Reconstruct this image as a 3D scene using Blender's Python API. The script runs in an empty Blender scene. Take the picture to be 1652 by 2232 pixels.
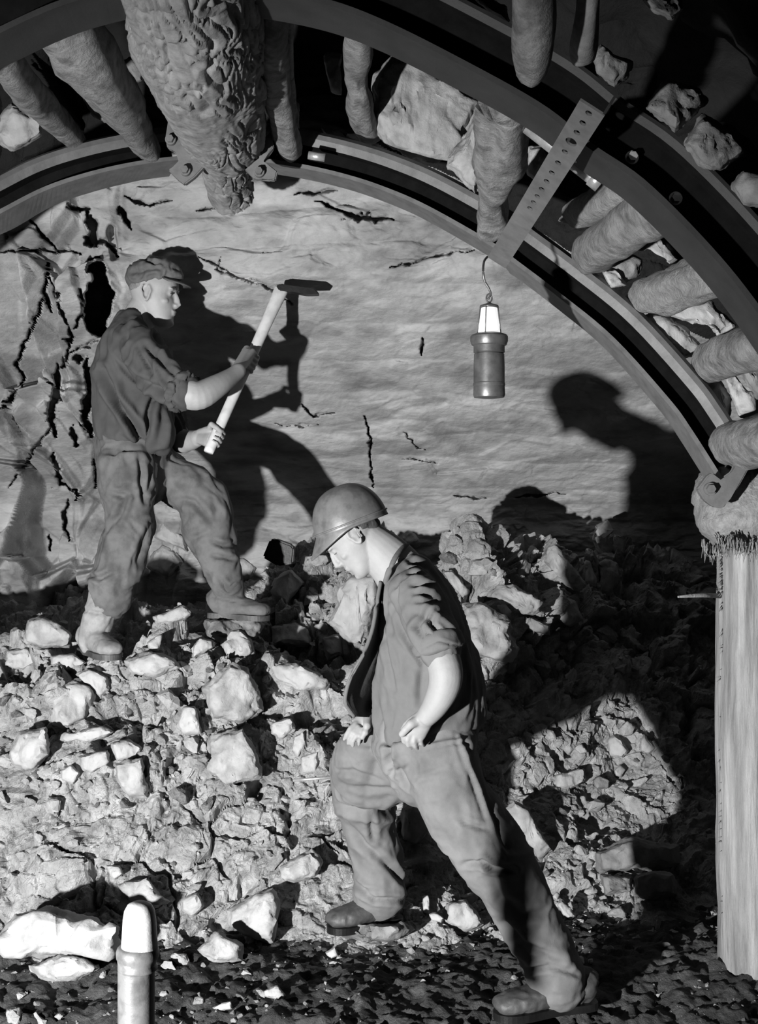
import bpy, bmesh, math, random
import numpy as np
from mathutils import Vector, Matrix

random.seed(7)
rng = np.random.default_rng(11)
D = bpy.data
SC = bpy.context.scene
COL = SC.collection

# ------------------------------------------------------------------ camera, light, exposure
F = 2694.0            # focal length in pixels of the 1652x2232 frame
CAMZ = 1.46
cam_d = D.cameras.new('camera')
cam_d.sensor_fit = 'VERTICAL'; cam_d.sensor_height = 36.0
cam_d.lens = 36.0 * F / 2232.0
cam_d.clip_start = 0.05; cam_d.clip_end = 60
cam = D.objects.new('camera', cam_d); COL.objects.link(cam)
cam.location = (0, 0, CAMZ); cam.rotation_euler = (math.pi / 2, 0, 0)
SC.camera = cam

w = D.worlds.new('world'); SC.world = w; w.use_nodes = True
bg = w.node_tree.nodes['Background']
bg.inputs[0].default_value = (1, 1, 1, 1); bg.inputs[1].default_value = 0.0009

LIGHT = Vector((-1.9, 0.05, 0.52))
ld = D.lights.new('photographers_lamp', 'SPOT')
ld.energy = 1850; ld.shadow_soft_size = 0.05
ld.spot_size = math.radians(80); ld.spot_blend = 1.0
lo = D.objects.new('photographers_lamp', ld); COL.objects.link(lo)
lo.location = LIGHT
lo.rotation_euler = (Vector((0.05, 5.2, 0.85)) - LIGHT).to_track_quat('-Z', 'Y').to_euler()

SC.view_settings.view_transform = 'Standard'
SC.view_settings.look = 'None'
SC.view_settings.exposure = 0.0
SC.view_settings.gamma = 1.0
SC.view_settings.use_curve_mapping = False


def P(px, py, Y):
    """a point seen at pixel (px,py) at the distance Y"""
    return Vector(((px - 826.0) / F * Y, Y, CAMZ - (py - 1116.0) / F * Y))


# ------------------------------------------------------------------ numpy noise
def _h(ix, iy, iz, s):
    n = (ix.astype(np.int64) * 374761393 + iy.astype(np.int64) * 668265263 + iz.astype(np.int64) * 2147483647 + s * 974711) & 0xffffffff
    n = ((n ^ (n >> 13)) * 1274126177) & 0xffffffff
    n = ((n ^ (n >> 16)) * 2246822519) & 0xffffffff
    return ((n ^ (n >> 15)) & 0xffffff) / float(0xffffff)


def noise(p, s=0):
    i = np.floor(p); f = p - i; u = f * f * (3 - 2 * f); i = i.astype(np.int64)
    r = 0
    for a in (0, 1):
        wx = u[:, 0] if a else 1 - u[:, 0]
        for b in (0, 1):
            wy = u[:, 1] if b else 1 - u[:, 1]
            for c in (0, 1):
                wz = u[:, 2] if c else 1 - u[:, 2]
                r = r + wx * wy * wz * _h(i[:, 0] + a, i[:, 1] + b, i[:, 2] + c, s)
    return r * 2 - 1


def fbm(p, s=0, o=4, g=0.5):
    r = 0; a = 1.0; q = p.copy()
    for k in range(o):
        r = r + a * noise(q, s + k * 17); q = q * 2.03 + 3.7; a *= g
    return r


def worley(p, s=0):
    """F1, F2, facet value of the nearest cell"""
    i = np.floor(p).astype(np.int64)
    n = len(p); f1 = np.full(n, 9.0); f2 = np.full(n, 9.0); fac = np.zeros(n); fac2 = np.zeros(n)
    for a in (-1, 0, 1):
        for b in (-1, 0, 1):
            for c in (-1, 0, 1):
                jx, jy, jz = i[:, 0] + a, i[:, 1] + b, i[:, 2] + c
                cx = jx + _h(jx, jy, jz, s + 1); cy = jy + _h(jx, jy, jz, s + 2); cz = jz + _h(jx, jy, jz, s + 3)
                dx, dy, dz = p[:, 0] - cx, p[:, 1] - cy, p[:, 2] - cz
                d = np.sqrt(dx * dx + dy * dy + dz * dz)
                g = (_h(jx, jy, jz, s + 4) - .5) * 1.6
                fv = g + dx * (_h(jx, jy, jz, s + 5) - .5) * 2.2 + dy * (_h(jx, jy, jz, s + 6) - .5) * 2.2 + dz * (_h(jx, jy, jz, s + 7) - .5) * 2.2
                m = d < f1; m2 = (~m) & (d < f2)
                fac2 = np.where(m, fac, np.where(m2, fv, fac2)); f2 = np.where(m, f1, np.minimum(f2, d)); fac = np.where(m, fv, fac); f1 = np.where(m, d, f1)
    k = .5 + .5 * smooth(0, .10, f2 - f1)
    return f1, f2, fac * k + fac2 * (1 - k)


def smooth(a, b, x):
    t = np.clip((x - a) / (b - a), 0, 1); return t * t * (3 - 2 * t)


def seg_dist(qx, qz, pts):
    """distance in pixels to a polyline, and where along it (0..1)"""
    best = np.full(len(qx), 1e9); tt = np.zeros(len(qx)); n = len(pts) - 1
    for k in range(n):
        ax, ay = pts[k]; bx, by = pts[k + 1]
        dx, dy = bx - ax, by - ay; L = dx * dx + dy * dy + 1e-9
        t = np.clip(((qx - ax) * dx + (qz - ay) * dy) / L, 0, 1)
        d = np.hypot(qx - ax - t * dx, qz - ay - t * dy)
        m = d < best; best = np.where(m, d, best); tt = np.where(m, (k + t) / n, tt)
    return best, tt


def proj(v):
    return 826 + v[:, 0] / v[:, 1] * F, 1116 - (v[:, 2] - CAMZ) / v[:, 1] * F


# ------------------------------------------------------------------ materials (neutral greys)
def mat(name, c, rough=.8, metal=0, spec=.3, var=.25, scale=6, bump=.3, bscale=60, bdist=.004, stretch=(1, 1, 1), spots=0.0, spotscale=25, coords='Object'):
    m = D.materials.new(name); m.use_nodes = True
    nt = m.node_tree; N = nt.nodes; L = nt.links
    b = N['Principled BSDF']
    b.inputs['Roughness'].default_value = rough; b.inputs['Metallic'].default_value = metal
    b.inputs['Specular IOR Level'].default_value = spec
    tc = N.new('ShaderNodeTexCoord'); mp = N.new('ShaderNodeMapping'); mp.inputs['Scale'].default_value = stretch
    L.new(tc.outputs[coords], mp.inputs['Vector'])
    n1 = N.new('ShaderNodeTexNoise'); n1.inputs['Scale'].default_value = scale; n1.inputs['Detail'].default_value = 8; n1.inputs['Roughness'].default_value = .65
    L.new(mp.outputs[0], n1.inputs['Vector'])
    r = N.new('ShaderNodeValToRGB')
    lo_, hi_ = c * (1 - var), min(1, c * (1 + var))
    r.color_ramp.elements[0].position = .3; r.color_ramp.elements[0].color = (lo_, lo_, lo_, 1)
    r.color_ramp.elements[1].position = .7; r.color_ramp.elements[1].color = (hi_, hi_, hi_, 1)
    L.new(n1.outputs['Fac'], r.inputs[0])
    out = r.outputs[0]
    if spots:
        n3 = N.new('ShaderNodeTexNoise'); n3.inputs['Scale'].default_value = spotscale; n3.inputs['Detail'].default_value = 5
        L.new(mp.outputs[0], n3.inputs['Vector'])
        r3 = N.new('ShaderNodeValToRGB'); r3.color_ramp.elements[0].position = .35; r3.color_ramp.elements[1].position = .52
        v = 1 - spots; r3.color_ramp.elements[0].color = (v, v, v, 1)
        L.new(n3.outputs['Fac'], r3.inputs[0])
        mx = N.new('ShaderNodeMix'); mx.data_type = 'RGBA'; mx.blend_type = 'MULTIPLY'; mx.inputs['Factor'].default_value = 1
        L.new(out, mx.inputs['A']); L.new(r3.outputs[0], mx.inputs['B']); out = mx.outputs['Result']
    L.new(out, b.inputs['Base Color'])
    if bump:
        n2 = N.new('ShaderNodeTexNoise'); n2.inputs['Scale'].default_value = bscale; n2.inputs['Detail'].default_value = 7; n2.inputs['Roughness'].default_value = .65
        L.new(mp.outputs[0], n2.inputs['Vector'])
        bp = N.new('ShaderNodeBump'); bp.inputs['Strength'].default_value = bump; bp.inputs['Distance'].default_value = bdist
        L.new(n2.outputs['Fac'], bp.inputs['Height']); L.new(bp.outputs[0], b.inputs['Normal'])
    return m


M = {}
M['wall'] = mat('pale_sandstone_face', .38, .9, var=.34, scale=2.2, stretch=(1, 1, 2.6), bump=.6, bscale=38, bdist=.010, spots=.38, spotscale=4.0)
M['heap'] = mat('crushed_rock', .40, .95, var=.4, scale=9, bump=1, bscale=55, bdist=.015, spots=.35, spotscale=16)
M['floor'] = mat('muddy_floor', .075, .85, var=.6, scale=8, bump=1, bscale=45, bdist=.02, spots=.5, spotscale=12)
M['rock_a'] = mat('pale_broken_rock', .40, .9, var=.16, scale=7, bump=.6, bscale=45, bdist=.006, spots=.12, spotscale=12)
M['rock_b'] = mat('grey_broken_rock', .36, .9, var=.22, scale=8, bump=.7, bscale=40, bdist=.008, spots=.25, spotscale=14)
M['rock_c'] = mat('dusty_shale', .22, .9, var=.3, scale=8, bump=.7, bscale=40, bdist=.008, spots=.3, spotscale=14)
M['roof'] = mat('roof_gap_shade', .015, .95, var=.4, scale=4, bump=.8, bscale=20, bdist=.02)  # near-black colour stands in for the unlit cavity above the lagging
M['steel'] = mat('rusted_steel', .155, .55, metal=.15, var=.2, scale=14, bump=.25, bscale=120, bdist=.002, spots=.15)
M['steel_near'] = mat('dim_light_steel', .04, .6, metal=.15, var=.2, scale=10, bump=.25, bscale=120, bdist=.002)  # steel darkened in colour for the weak light on the near arch
M['web_shade'] = mat('shade_black_web', .008, .95, spec=.05, var=.3, scale=20, bump=.2)  # shade under the flange, put into the colour of the web
M['bright'] = mat('worn_bright_steel', .55, .35, metal=.6, var=.3, scale=30, bump=.3, bscale=60)
M['black_iron'] = mat('black_iron', .015, .4, metal=.3, var=.3, scale=20, bump=.2)
M['bark'] = mat('bark', .24, .95, var=.3, scale=12, bump=.6, bscale=80, bdist=.004, spots=.25, spotscale=30)
M['log'] = mat('peeled_log', .24, .9, var=.4, scale=18, bump=1, bscale=70, bdist=.008, spots=.4, spotscale=26)
M['post'] = mat('peeled_prop_wood', .30, .85, var=.45, scale=34, stretch=(1, 1, .07), bump=1, bscale=90, bdist=.008, spots=.35, spotscale=22)
M['fibre'] = mat('frayed_wood_end', .30, .95, var=.3, scale=30, bump=1, bscale=90, bdist=.01, spots=.2, spotscale=40)
M['handle'] = mat('ash_handle', .62, .6, var=.12, scale=12, bump=.2, bscale=60, spots=.2, spotscale=20)
M['skin'] = mat('skin', .34, .55, spec=.35, var=.10, scale=20, bump=.3, bscale=180, bdist=.0015)
M['skin_pale'] = mat('dusty_skin', .27, .6, spec=.3, var=.08, scale=20, bump=.3, bscale=180, bdist=.0015)
M['hair'] = mat('hair', .05, .6, var=.4, scale=60, stretch=(1, 1, .2), bump=1, bscale=200, bdist=.003)
M['shirt'] = mat('dark_work_shirt', .07, .9, var=.18, scale=9, bump=.5, bscale=300, bdist=.001)
M['vest'] = mat('grey_waistcoat_cloth', .12, .9, var=.16, scale=8, bump=.5, bscale=280, bdist=.001)
M['lining'] = mat('dark_waistcoat_lining', .03, .8, var=.3, scale=12, bump=.5, bscale=100)
M['trousers'] = mat('dusty_twill', .16, .9, var=.22, scale=7, bump=.6, bscale=320, bdist=.001, spots=.15, spotscale=11)
M['trousers2'] = mat('worn_grey_twill', .13, .9, var=.28, scale=7, bump=.6, bscale=260, bdist=.001, spots=.25, spotscale=14)
M['boot'] = mat('scuffed_leather', .07, .55, spec=.5, var=.4, scale=18, bump=.5, bscale=50, bdist=.003, spots=.3)
M['boot2'] = mat('dusty_leather', .30, .7, var=.3, scale=14, bump=.5, bscale=50, bdist=.003, spots=.2)
M['helmet'] = mat('scuffed_leather_helmet', .12, .42, spec=.55, var=.28, scale=14, bump=.25, bscale=60, bdist=.002, spots=.3, spotscale=30)
M['cap'] = mat('cloth_cap', .10, .75, var=.25, scale=14, bump=.6, bscale=120, bdist=.002)
M['lampbody'] = mat('lamp_casing', .13, .4, metal=.5, spec=.5, var=.35, scale=22, bump=.3, bscale=70, bdist=.001, spots=.3)
M['pipe'] = mat('pale_painted_pipe', .13, .35, spec=.6, var=.15, scale=12, bump=.2, bscale=80, spots=.4, spotscale=30)
m = D.materials.new('lit_lamp_glass'); m.use_nodes = True
b = m.node_tree.nodes['Principled BSDF']; b.inputs['Base Color'].default_value = (.8, .8, .8, 1)
b.inputs['Emission Color'].default_value = (1, 1, 1, 1); b.inputs['Emission Strength'].default_value = .85
b.inputs['Roughness'].default_value = .25
M['glow'] = m


# ------------------------------------------------------------------ object helpers
def tag(o, label=None, cat=None, group=None, kind=None):
    if label: o['label'] = label
    if cat: o['category'] = cat
    if group: o['group'] = group
    if kind: o['kind'] = kind
    return o


def link(name, me, mats, parent=None, shade=True):
    o = D.objects.new(name, me); COL.objects.link(o)
    for mm in (mats if isinstance(mats, (list, tuple)) else [mats]):
        if mm.name not in [x.name for x in me.materials if x]: me.materials.append(mm)
    if shade: me.polygons.foreach_set('use_smooth', [True] * len(me.polygons))
    if parent: o.parent = parent; o.matrix_parent_inverse = parent.matrix_world.inverted()
    return o


def from_bm(name, bm, mats, parent=None, shade=True):
    me = D.meshes.new(name); bmesh.ops.recalc_face_normals(bm, faces=bm.faces); bm.to_mesh(me); bm.free()
    return link(name, me, mats, parent, shade)


def empty(name, loc):
    o = D.objects.new(name, None); COL.objects.link(o); o.location = loc; o.empty_display_size = .05
    bpy.context.view_layer.update(); return o


def recentre(o):
    """origin at the middle of a mesh thing"""
    me = o.data; n = len(me.vertices); v = np.empty(n * 3); me.vertices.foreach_get('co', v); v = v.reshape(-1, 3)
    c = (v.min(0) + v.max(0)) / 2; me.vertices.foreach_set('co', (v - c).ravel()); o.location = Vector(c) + o.location
    return o


def frame(d):
    d = d.normalized(); a = Vector((0, 0, 1)) if abs(d.z) < .9 else Vector((0, 1, 0))
    x = d.cross(a).normalized(); y = d.cross(x).normalized(); return x, y


def tube(bm, pts, rad, n=16, flat=1.0, cap=True, axis=None, mi=0):
    """loft through pts; rad number or list; rad items may be (ra, rb): ra across (in the picture plane), rb in depth"""
    pts = [Vector(p) for p in pts]; k = len(pts)
    if not isinstance(rad, (list, tuple)): rad = [rad] * k
    rings = []
    for i, p in enumerate(pts):
        d = (pts[min(i + 1, k - 1)] - pts[max(i - 1, 0)])
        if axis is None: x, y = frame(d)
        else:
            dn = d.normalized(); y = (axis - dn * axis.dot(dn)).normalized(); x = dn.cross(y)
        ra, rb = rad[i] if isinstance(rad[i], (tuple, list)) else (rad[i], rad[i] * flat)
        rings.append([bm.verts.new(p + x * (ra * math.cos(2 * math.pi * j / n)) + y * (rb * math.sin(2 * math.pi * j / n))) for j in range(n)])
    for a, c in zip(rings, rings[1:]):
        for j in range(n):
            f = bm.faces.new((a[j], a[(j + 1) % n], c[(j + 1) % n], c[j])); f.material_index = mi
    if cap:
        f = bm.faces.new(rings[0][::-1]); f.material_index = mi
        f = bm.faces.new(rings[-1]); f.material_index = mi
    return rings


def ball(bm, c, r, rot=None, seg=16):
    """ellipsoid; r number or (rx,ry,rz); rot 3x3"""
    r = (r, r, r) if isinstance(r, (int, float)) else r
    mt = Matrix.Translation(Vector(c)) @ (rot.to_4x4() if rot else Matrix.Identity(4)) @ Matrix.Diagonal((r[0], r[1], r[2], 1))
    bmesh.ops.create_uvsphere(bm, u_segments=seg, v_segments=max(6, seg // 2), radius=1, matrix=mt)


def chain(bm, pts, rad, n=12, axis=None, flat=1.0):
    """tube with a ball at each joint: closed limb"""
    tube(bm, pts, rad, n, flat=flat, axis=axis)
    for p, r in zip(pts, rad if isinstance(rad, (list, tuple)) else [rad] * len(pts)):
        rr = min(r) if isinstance(r, (tuple, list)) else r
        ball(bm, p, rr * .99, seg=n)


def spline(pts, n):
    """Catmull-Rom through tuples"""
    A = np.array(pts, float); k = len(A); out = []
    for i in range(n):
        t = i / (n - 1) * (k - 1); a = min(int(t), k - 2); u = t - a
        p0, p1, p2, p3 = A[max(a - 1, 0)], A[a], A[a + 1], A[min(a + 2, k - 1)]
        out.append(.5 * ((2 * p1) + (-p0 + p2) * u + (2 * p0 - 5 * p1 + 4 * p2 - p3) * u * u + (-p0 + 3 * p1 - 3 * p2 + p3) * u ** 3))
    return np.array(out)


def remesh(bm, voxel, smooth_it=3, fac=.6):
    me = D.meshes.new('tmp'); bmesh.ops.recalc_face_normals(bm, faces=bm.faces); bm.to_mesh(me); bm.free()
    o = D.objects.new('tmp', me); COL.objects.link(o)
    md = o.modifiers.new('r', 'REMESH'); md.mode = 'VOXEL'; md.voxel_size = voxel
    if smooth_it:
        s = o.modifiers.new('s', 'SMOOTH'); s.iterations = smooth_it; s.factor = fac
    dg = bpy.context.evaluated_depsgraph_get(); dg.update()
    new = D.meshes.new_from_object(o.evaluated_get(dg)); D.objects.remove(o); D.meshes.remove(me)
    return new


def vcoords(me):
    n = len(me.vertices); v = np.empty(n * 3, dtype=np.float64); me.vertices.foreach_get('co', v)
    nn = np.empty(n * 3, dtype=np.float64); me.vertices.foreach_get('normal', nn)
    return v.reshape(-1, 3), nn.reshape(-1, 3)


def setv(me, v):
    me.vertices.foreach_set('co', v.ravel()); me.update()


def wrinkle(me, strokes=(), amp=.004, freq=(9, 9, 5), seed=3, fine=.0012):
    """cloth: soft ridged noise plus folds that follow drawn lines (px), each (points, depth m, width px)"""
    v, n = vcoords(me)
    q = v * np.array(freq)
    w_ = fbm(q * .8, seed + 40, 2) * .9
    r = 1 - np.abs(fbm(q + np.stack([w_, w_, w_ * .4], 1), seed, 3, .45)) * 1.7
    d = (r - .45) * amp + fbm(v * 55, seed + 9, 2) * fine
    px, py = proj(v)
    facing = np.clip(-n[:, 1] * 1.5 + .25, 0, 1)
    for pts, dep, wd in strokes:
        ds, t = seg_dist(px, py, pts)
        prof = np.exp(-(ds / wd) ** 2) - .55 * np.exp(-((ds - wd * 1.9) / wd) ** 2)
        d = d - dep * prof * np.sin(np.pi * np.clip(t * .86 + .07, 0, 1)) ** .6 * facing
    setv(me, v + n * d[:, None])


def plate(bm, outline, thick, mi=0, bulge=0):
    """flat plate from 3D outline points, thickened away from the camera (+Y)"""
    a = [bm.verts.new(p) for p in outline]; b_ = [bm.verts.new(Vector(p) + Vector((0, thick, 0))) for p in outline]
    f = bm.faces.new(a); f.material_index = mi
    f = bm.faces.new(b_[::-1]); f.material_index = mi
    n = len(a)
    for i in range(n):
        f = bm.faces.new((a[i], b_[i], b_[(i + 1) % n], a[(i + 1) % n])); f.material_index = mi


# ------------------------------------------------------------------ structure: rock face
def wallD(X, Z):
    d = 6.5 - 1.35 * (Z - 1.5)
    d = np.where(Z > 2.45, 6.5 - 1.35 * .95 - (Z - 2.45) * .5, d)
    d = np.where(Z < 1.5, 6.5 - .3 * (Z - 1.5), d)
    d = d - .55 * smooth(-1.15, -2.2, X) - .9 * smooth(1.5, 2.9, X)
    return d


def grid_mesh(name, V, nx, nz, mats):
    idx = np.arange(nx * nz).reshape(nz, nx)
    q = np.stack([idx[:-1, :-1], idx[:-1, 1:], idx[1:, 1:], idx[1:, :-1]], -1).reshape(-1, 4)
    me = D.meshes.new(name); me.vertices.add(len(V)); me.vertices.foreach_set('co', V.ravel())
    me.loops.add(q.size); me.loops.foreach_set('vertex_index', q.ravel().astype(np.int32))
    me.polygons.add(len(q)); me.polygons.foreach_set('loop_start', np.arange(0, q.size, 4, dtype=np.int32))
    me.polygons.foreach_set('loop_total', np.full(len(q), 4, dtype=np.int32)); me.update(calc_edges=True); me.validate()
    return link(name, me, mats, shade=True)


CRACKS = [  # (points px, half width px, depth m)
    ([(65, 482), (95, 515), (122, 540)], 5, .05), ([(190, 465), (193, 490), (205, 510), (190, 530), (230, 525), (258, 560)], 9, .09),
    ([(200, 470), (205, 535)], 12, .09), ([(264, 452), (282, 500)], 6, .06), ([(105, 570), (92, 640), (110, 678)], 5, .06), ([(92, 645), (80, 690), (37, 790), (50, 820), (45, 845)], 4, .05),
    ([(0, 893), (12, 880), (38, 850)], 4, .05), ([(100, 585), (125, 650), (150, 718)], 5, .05), ([(150, 718), (155, 748)], 7, .07), ([(160, 720), (180, 685), (178, 630)], 4, .05),
    ([(128, 795), (125, 845), (108, 905), (120, 950)], 9, .08), ([(190, 782), (196, 850), (184, 915), (200, 950)], 11, .12), ([(118, 985), (122, 1010), (135, 1055), (168, 1068), (165, 1090)], 6, .07),
    ([(150, 1090), (140, 1130), (152, 1175)], 4, .05), ([(108, 1165), (110, 1200)], 3, .04), ([(150, 750), (145, 795), (135, 800)], 6, .05), ([(160, 780), (178, 782)], 9, .06),
    ([(215, 740), (150, 770)], 4, .03), ([(20, 1060), (90, 960), (125, 900)], 3, .03), ([(206, 1000), (208, 1060)], 5, .06), ([(158, 935), (170, 970)], 7, .06),
    ([(798, 905), (806, 960), (804, 1000), (815, 1060)], 3.5, .05), ([(921, 738), (918, 775)], 4, .04), ([(850, 585), (930, 560), (1030, 546)], 3, .03), ([(870, 1002), (900, 1000), (960, 1012)], 2.5, .02),
    ([(880, 940), (925, 985)], 2, .02), ([(1040, 1120), (1042, 1160)], 3, .04), ([(985, 1080), (1060, 1085)], 2.5, .03), ([(1120, 1085), (1170, 1080), (1240, 1075)], 2.5, .03),
    ([(430, 460), (510, 440)], 3, .03), ([(690, 440), (770, 470), (860, 480)], 5, .05), ([(640, 425), (740, 415)], 4, .04), ([(140, 452), (195, 458)], 5, .05), ([(0, 548), (100, 546), (180, 552)], 4, .03),
    ([(270, 430), (330, 445), (380, 440)], 4, .04), ([(480, 560), (470, 590), (560, 610)], 3, .02), ([(655, 880), (680, 905), (730, 900)], 4, .03), ([(600, 925), (700, 925)], 3, .02), ([(430, 560), (560, 620), (640, 660)], 4, .02),
]
nx, nz = 900, 640
gx = np.concatenate([np.linspace(-3.2, -1.95, 60)[:-1], np.linspace(-1.95, 1.9, nx - 99), np.linspace(1.9, 3.3, 41)[:]]); nx = len(gx)
gz = np.concatenate([np.linspace(.2, 1.0, 30)[:-1], np.linspace(1.0, 3.2, nz - 59), np.linspace(3.2, 3.8, 31)]); nz = len(gz)
XX, ZZ = np.meshgrid(gx, gz); X = XX.ravel(); Z = ZZ.ravel()
Y = wallD(X, Z)
p3 = np.stack([X, Y * .4, Z], 1)
left = smooth(-.95, -1.25, X)
warp = np.stack([fbm(p3 * 1.3, 5, 3), X * 0, fbm(p3 * 1.3, 6, 3)], 1) * .10
f1, f2, fc = worley((p3 + warp) * np.array([4.6, 1, 2.4]) + 4.2, 3)
k1, k2, kc = worley((p3 + warp) * np.array([11, 1, 6.5]) + 1.2, 91)
g1, g2, gc = worley((p3 + warp) * np.array([1.2, 1, 2.2]) + 9.1, 8)
g3, g4, gd = worley((p3 + warp * .6) * np.array([4.0, 1, 12.0]) + 2.1, 21)
h1, h2, hd = worley((p3 + warp) * np.array([9.0, 1, 34.0]) + 5.1, 23)
Y = Y + left * (fc * .19 + kc * .035) + (1 - left) * (gc * .022 + gd * .016 * smooth(-.35, .35, fbm(p3 * 1.7, 31, 3)) + hd * .006 * smooth(-.4, .3, fbm(p3 * 2.5, 33, 3)))
Y = Y + fbm(p3 * np.array([2, 1, 4.]), 12, 5) * .03 + fbm(p3 * np.array([14, 1, 26.]), 14, 4) * .008
# strata: stepped ledges that run along the bedding
st = Z * 7 + .35 * fbm(p3 * 1.1, 19, 3) + .12 * X
Y = Y + (1 - left * .5) * .018 * (np.abs((st % 1) - .5) * 2) ** 3
V = np.stack([X, Y, Z], 1)
px, py = proj(V)
jx = px + fbm(V * 22, 71, 2) * 5; jy = py + fbm(V * 22, 72, 2) * 5
dd = np.zeros(len(V))
for pts, wd, dep in CRACKS:
    ds, t = seg_dist(jx, jy, pts)
    dd = np.maximum(dd, dep * 3.0 * (1 - smooth(wd * .5, wd * .95, ds / (np.sin(np.pi * np.clip(t, .02, .98)) ** .45 + .05) * (1 + .6 * noise(V * 24, 77) + .4 * noise(V * 70, 78)))))
# the deep hollow beside the hammer man
ds, t = seg_dist(jx, jy, [(215, 590), (220, 650), (215, 700)]); dd = np.maximum(dd, 1.1 * (1 - smooth(24, 29, ds + 16 * fbm(V * 9, 79, 3))))
ds, t = seg_dist(jx, jy, [(245, 500), (250, 560)]); dd = np.maximum(dd, .1 * (1 - smooth(6, 12, ds)))
sight = V - np.array([0, 0, CAMZ]); sight /= np.linalg.norm(sight, axis=1)[:, None]
V += sight * dd[:, None]
wall = grid_mesh('wall_back', V, nx, nz, M['wall']); tag(wall, kind='structure')
wall.data.materials.append(M['roof'])  # faces above the arch line painted near-black as unlit gaps
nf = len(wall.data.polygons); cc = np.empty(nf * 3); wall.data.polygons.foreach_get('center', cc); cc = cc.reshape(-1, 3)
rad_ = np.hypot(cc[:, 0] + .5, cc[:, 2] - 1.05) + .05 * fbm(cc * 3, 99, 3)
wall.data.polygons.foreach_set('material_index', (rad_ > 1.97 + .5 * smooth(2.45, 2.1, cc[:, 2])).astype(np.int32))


# ------------------------------------------------------------------ heap of broken rock
def heapZ(X, Y):
    X = np.asarray(X, float); Y = np.asarray(Y, float)
    r = smooth(-.1, .45, X)
    zl = .93 * smooth(4.0, 4.95, Y + .05 * np.sin(X * 5)) + .05 * smooth(5.2, 6.4, Y) + .30 * smooth(5.15, 5.7, Y) * smooth(-.85, -.3, X)
    crest = .36 + .07 * np.sin(X * 7.0 - 1.6) + .04 * np.sin(X * 17 + 1)
    off = .52 * smooth(.4, 1.15, X)
    t_ = lambda a, b: np.clip((Y - a) / (b - a), 0, 1) ** 2 * (3 - 2 * np.clip((Y - a) / (b - a), 0, 1))
    zr = .22 * smooth(4.3, 5.0, Y) + .72 * t_(4.75 + off * .5, 5.45 + off * .85) + (crest - .02) * t_(5.2 + off, 5.62 + off) - .45 * t_(5.68 + off, 5.98 + off)
    fall = 1 - .42 * smooth(1.1, 2.6, X)
    dip = -.15 * np.exp(-((X + .28) / .28) ** 2 - ((Y - 5.25) / .45) ** 2)
    return (zl * (1 - r) + zr * r) * fall + dip


def heap_noise(V):
    V = V + np.stack([fbm(V * 5, 201, 4), fbm(V * 5, 202, 4), fbm(V * 5, 203, 4)], 1) * .045
    f1, f2, fc = worley(V * np.array([4.5, 4.5, 5.5]), 40)
    g1, g2, gc = worley(V * 11, 44)
    h1, h2, hc = worley(V * 25 + 3, 48)
    k1, k2, kc = worley(V * 48 + 7, 53)
    low = smooth(.75, .35, V[:, 2])
    pit = smooth(.25, .6, fbm(V * 7, 57, 3))
    return fc * (.070 - .040 * low) - .10 * (1 - smooth(0, .09, f2 - f1)) * smooth(.0, .4, fbm(V * 3, 54, 2)) * (1 - .5 * low) + gc * (.026 - .014 * low) - .016 * (1 - smooth(0, .08, g2 - g1)) * (1 - .6 * low) + hc * .008 + kc * .0025 + fbm(V * 6, 50, 5) * .030 - .10 * pit * (1 - .6 * low)


nx, ny = 900, 620
gx = np.concatenate([np.linspace(-2.9, -1.8, 60)[:-1], np.linspace(-1.8, 1.8, nx - 119), np.linspace(1.8, 2.9, 61)]); nx = len(gx)
gy = np.concatenate([np.linspace(3.75, 6.1, ny - 59), np.linspace(6.1, 7.3, 60)[1:]]); ny = len(gy)
XX, YY = np.meshgrid(gx, gy); X = XX.ravel(); Yv = YY.ravel()
Zb = heapZ(X, Yv)
V = np.stack([X, Yv, Zb], 1)
act = smooth(3.8, 4.3, Yv)
dn = heap_noise(V) * (.25 + .75 * act)
# push along the slope normal, mostly
e = .02; sx = (heapZ(X + e, Yv) - heapZ(X - e, Yv)) / (2 * e); sy = (heapZ(X, Yv + e) - heapZ(X, Yv - e)) / (2 * e)
nl = np.sqrt(1 + sx * sx + sy * sy)
V += np.stack([-sx / nl, -sy / nl, 1 / nl], 1) * dn[:, None]
V[:, 2] -= .06 * (1 - smooth(3.75, 3.95, Yv))
heap = grid_mesh('rubble_heap', V, nx, ny, M['heap']); heap.data.polygons.foreach_set('use_smooth', [False] * len(heap.data.polygons))
tag(heap, 'heap of crushed pale rock and dust filling the heading below the rock face', 'rubble', kind='stuff')

# floor
nx, ny = 620, 480
gx = np.concatenate([np.linspace(-3.2, -1.7, 60)[:-1], np.linspace(-1.7, 1.7, 502), np.linspace(1.7, 3.2, 60)[1:]]); nx = len(gx)
gy = np.concatenate([np.linspace(-.6, 2.4, 80)[:-1], np.linspace(2.4, 4.6, 401)]); ny = len(gy)
XX, YY = np.meshgrid(gx, gy); X = XX.ravel(); Yv = YY.ravel()
V = np.stack([X, Yv, X * 0], 1)
V[:, 2] = fbm(V * 2, 60, 4) * .02 + worley(V * 9 + .5, 61)[2] * .010 + worley(V * 26 + .5, 63)[2] * .010 + fbm(V * 20, 62, 3) * .010 + .05 * smooth(3.2, 4.0, Yv) - .02
floor = grid_mesh('floor', V, nx, ny, M['floor']); tag(floor, kind='structure')

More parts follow.
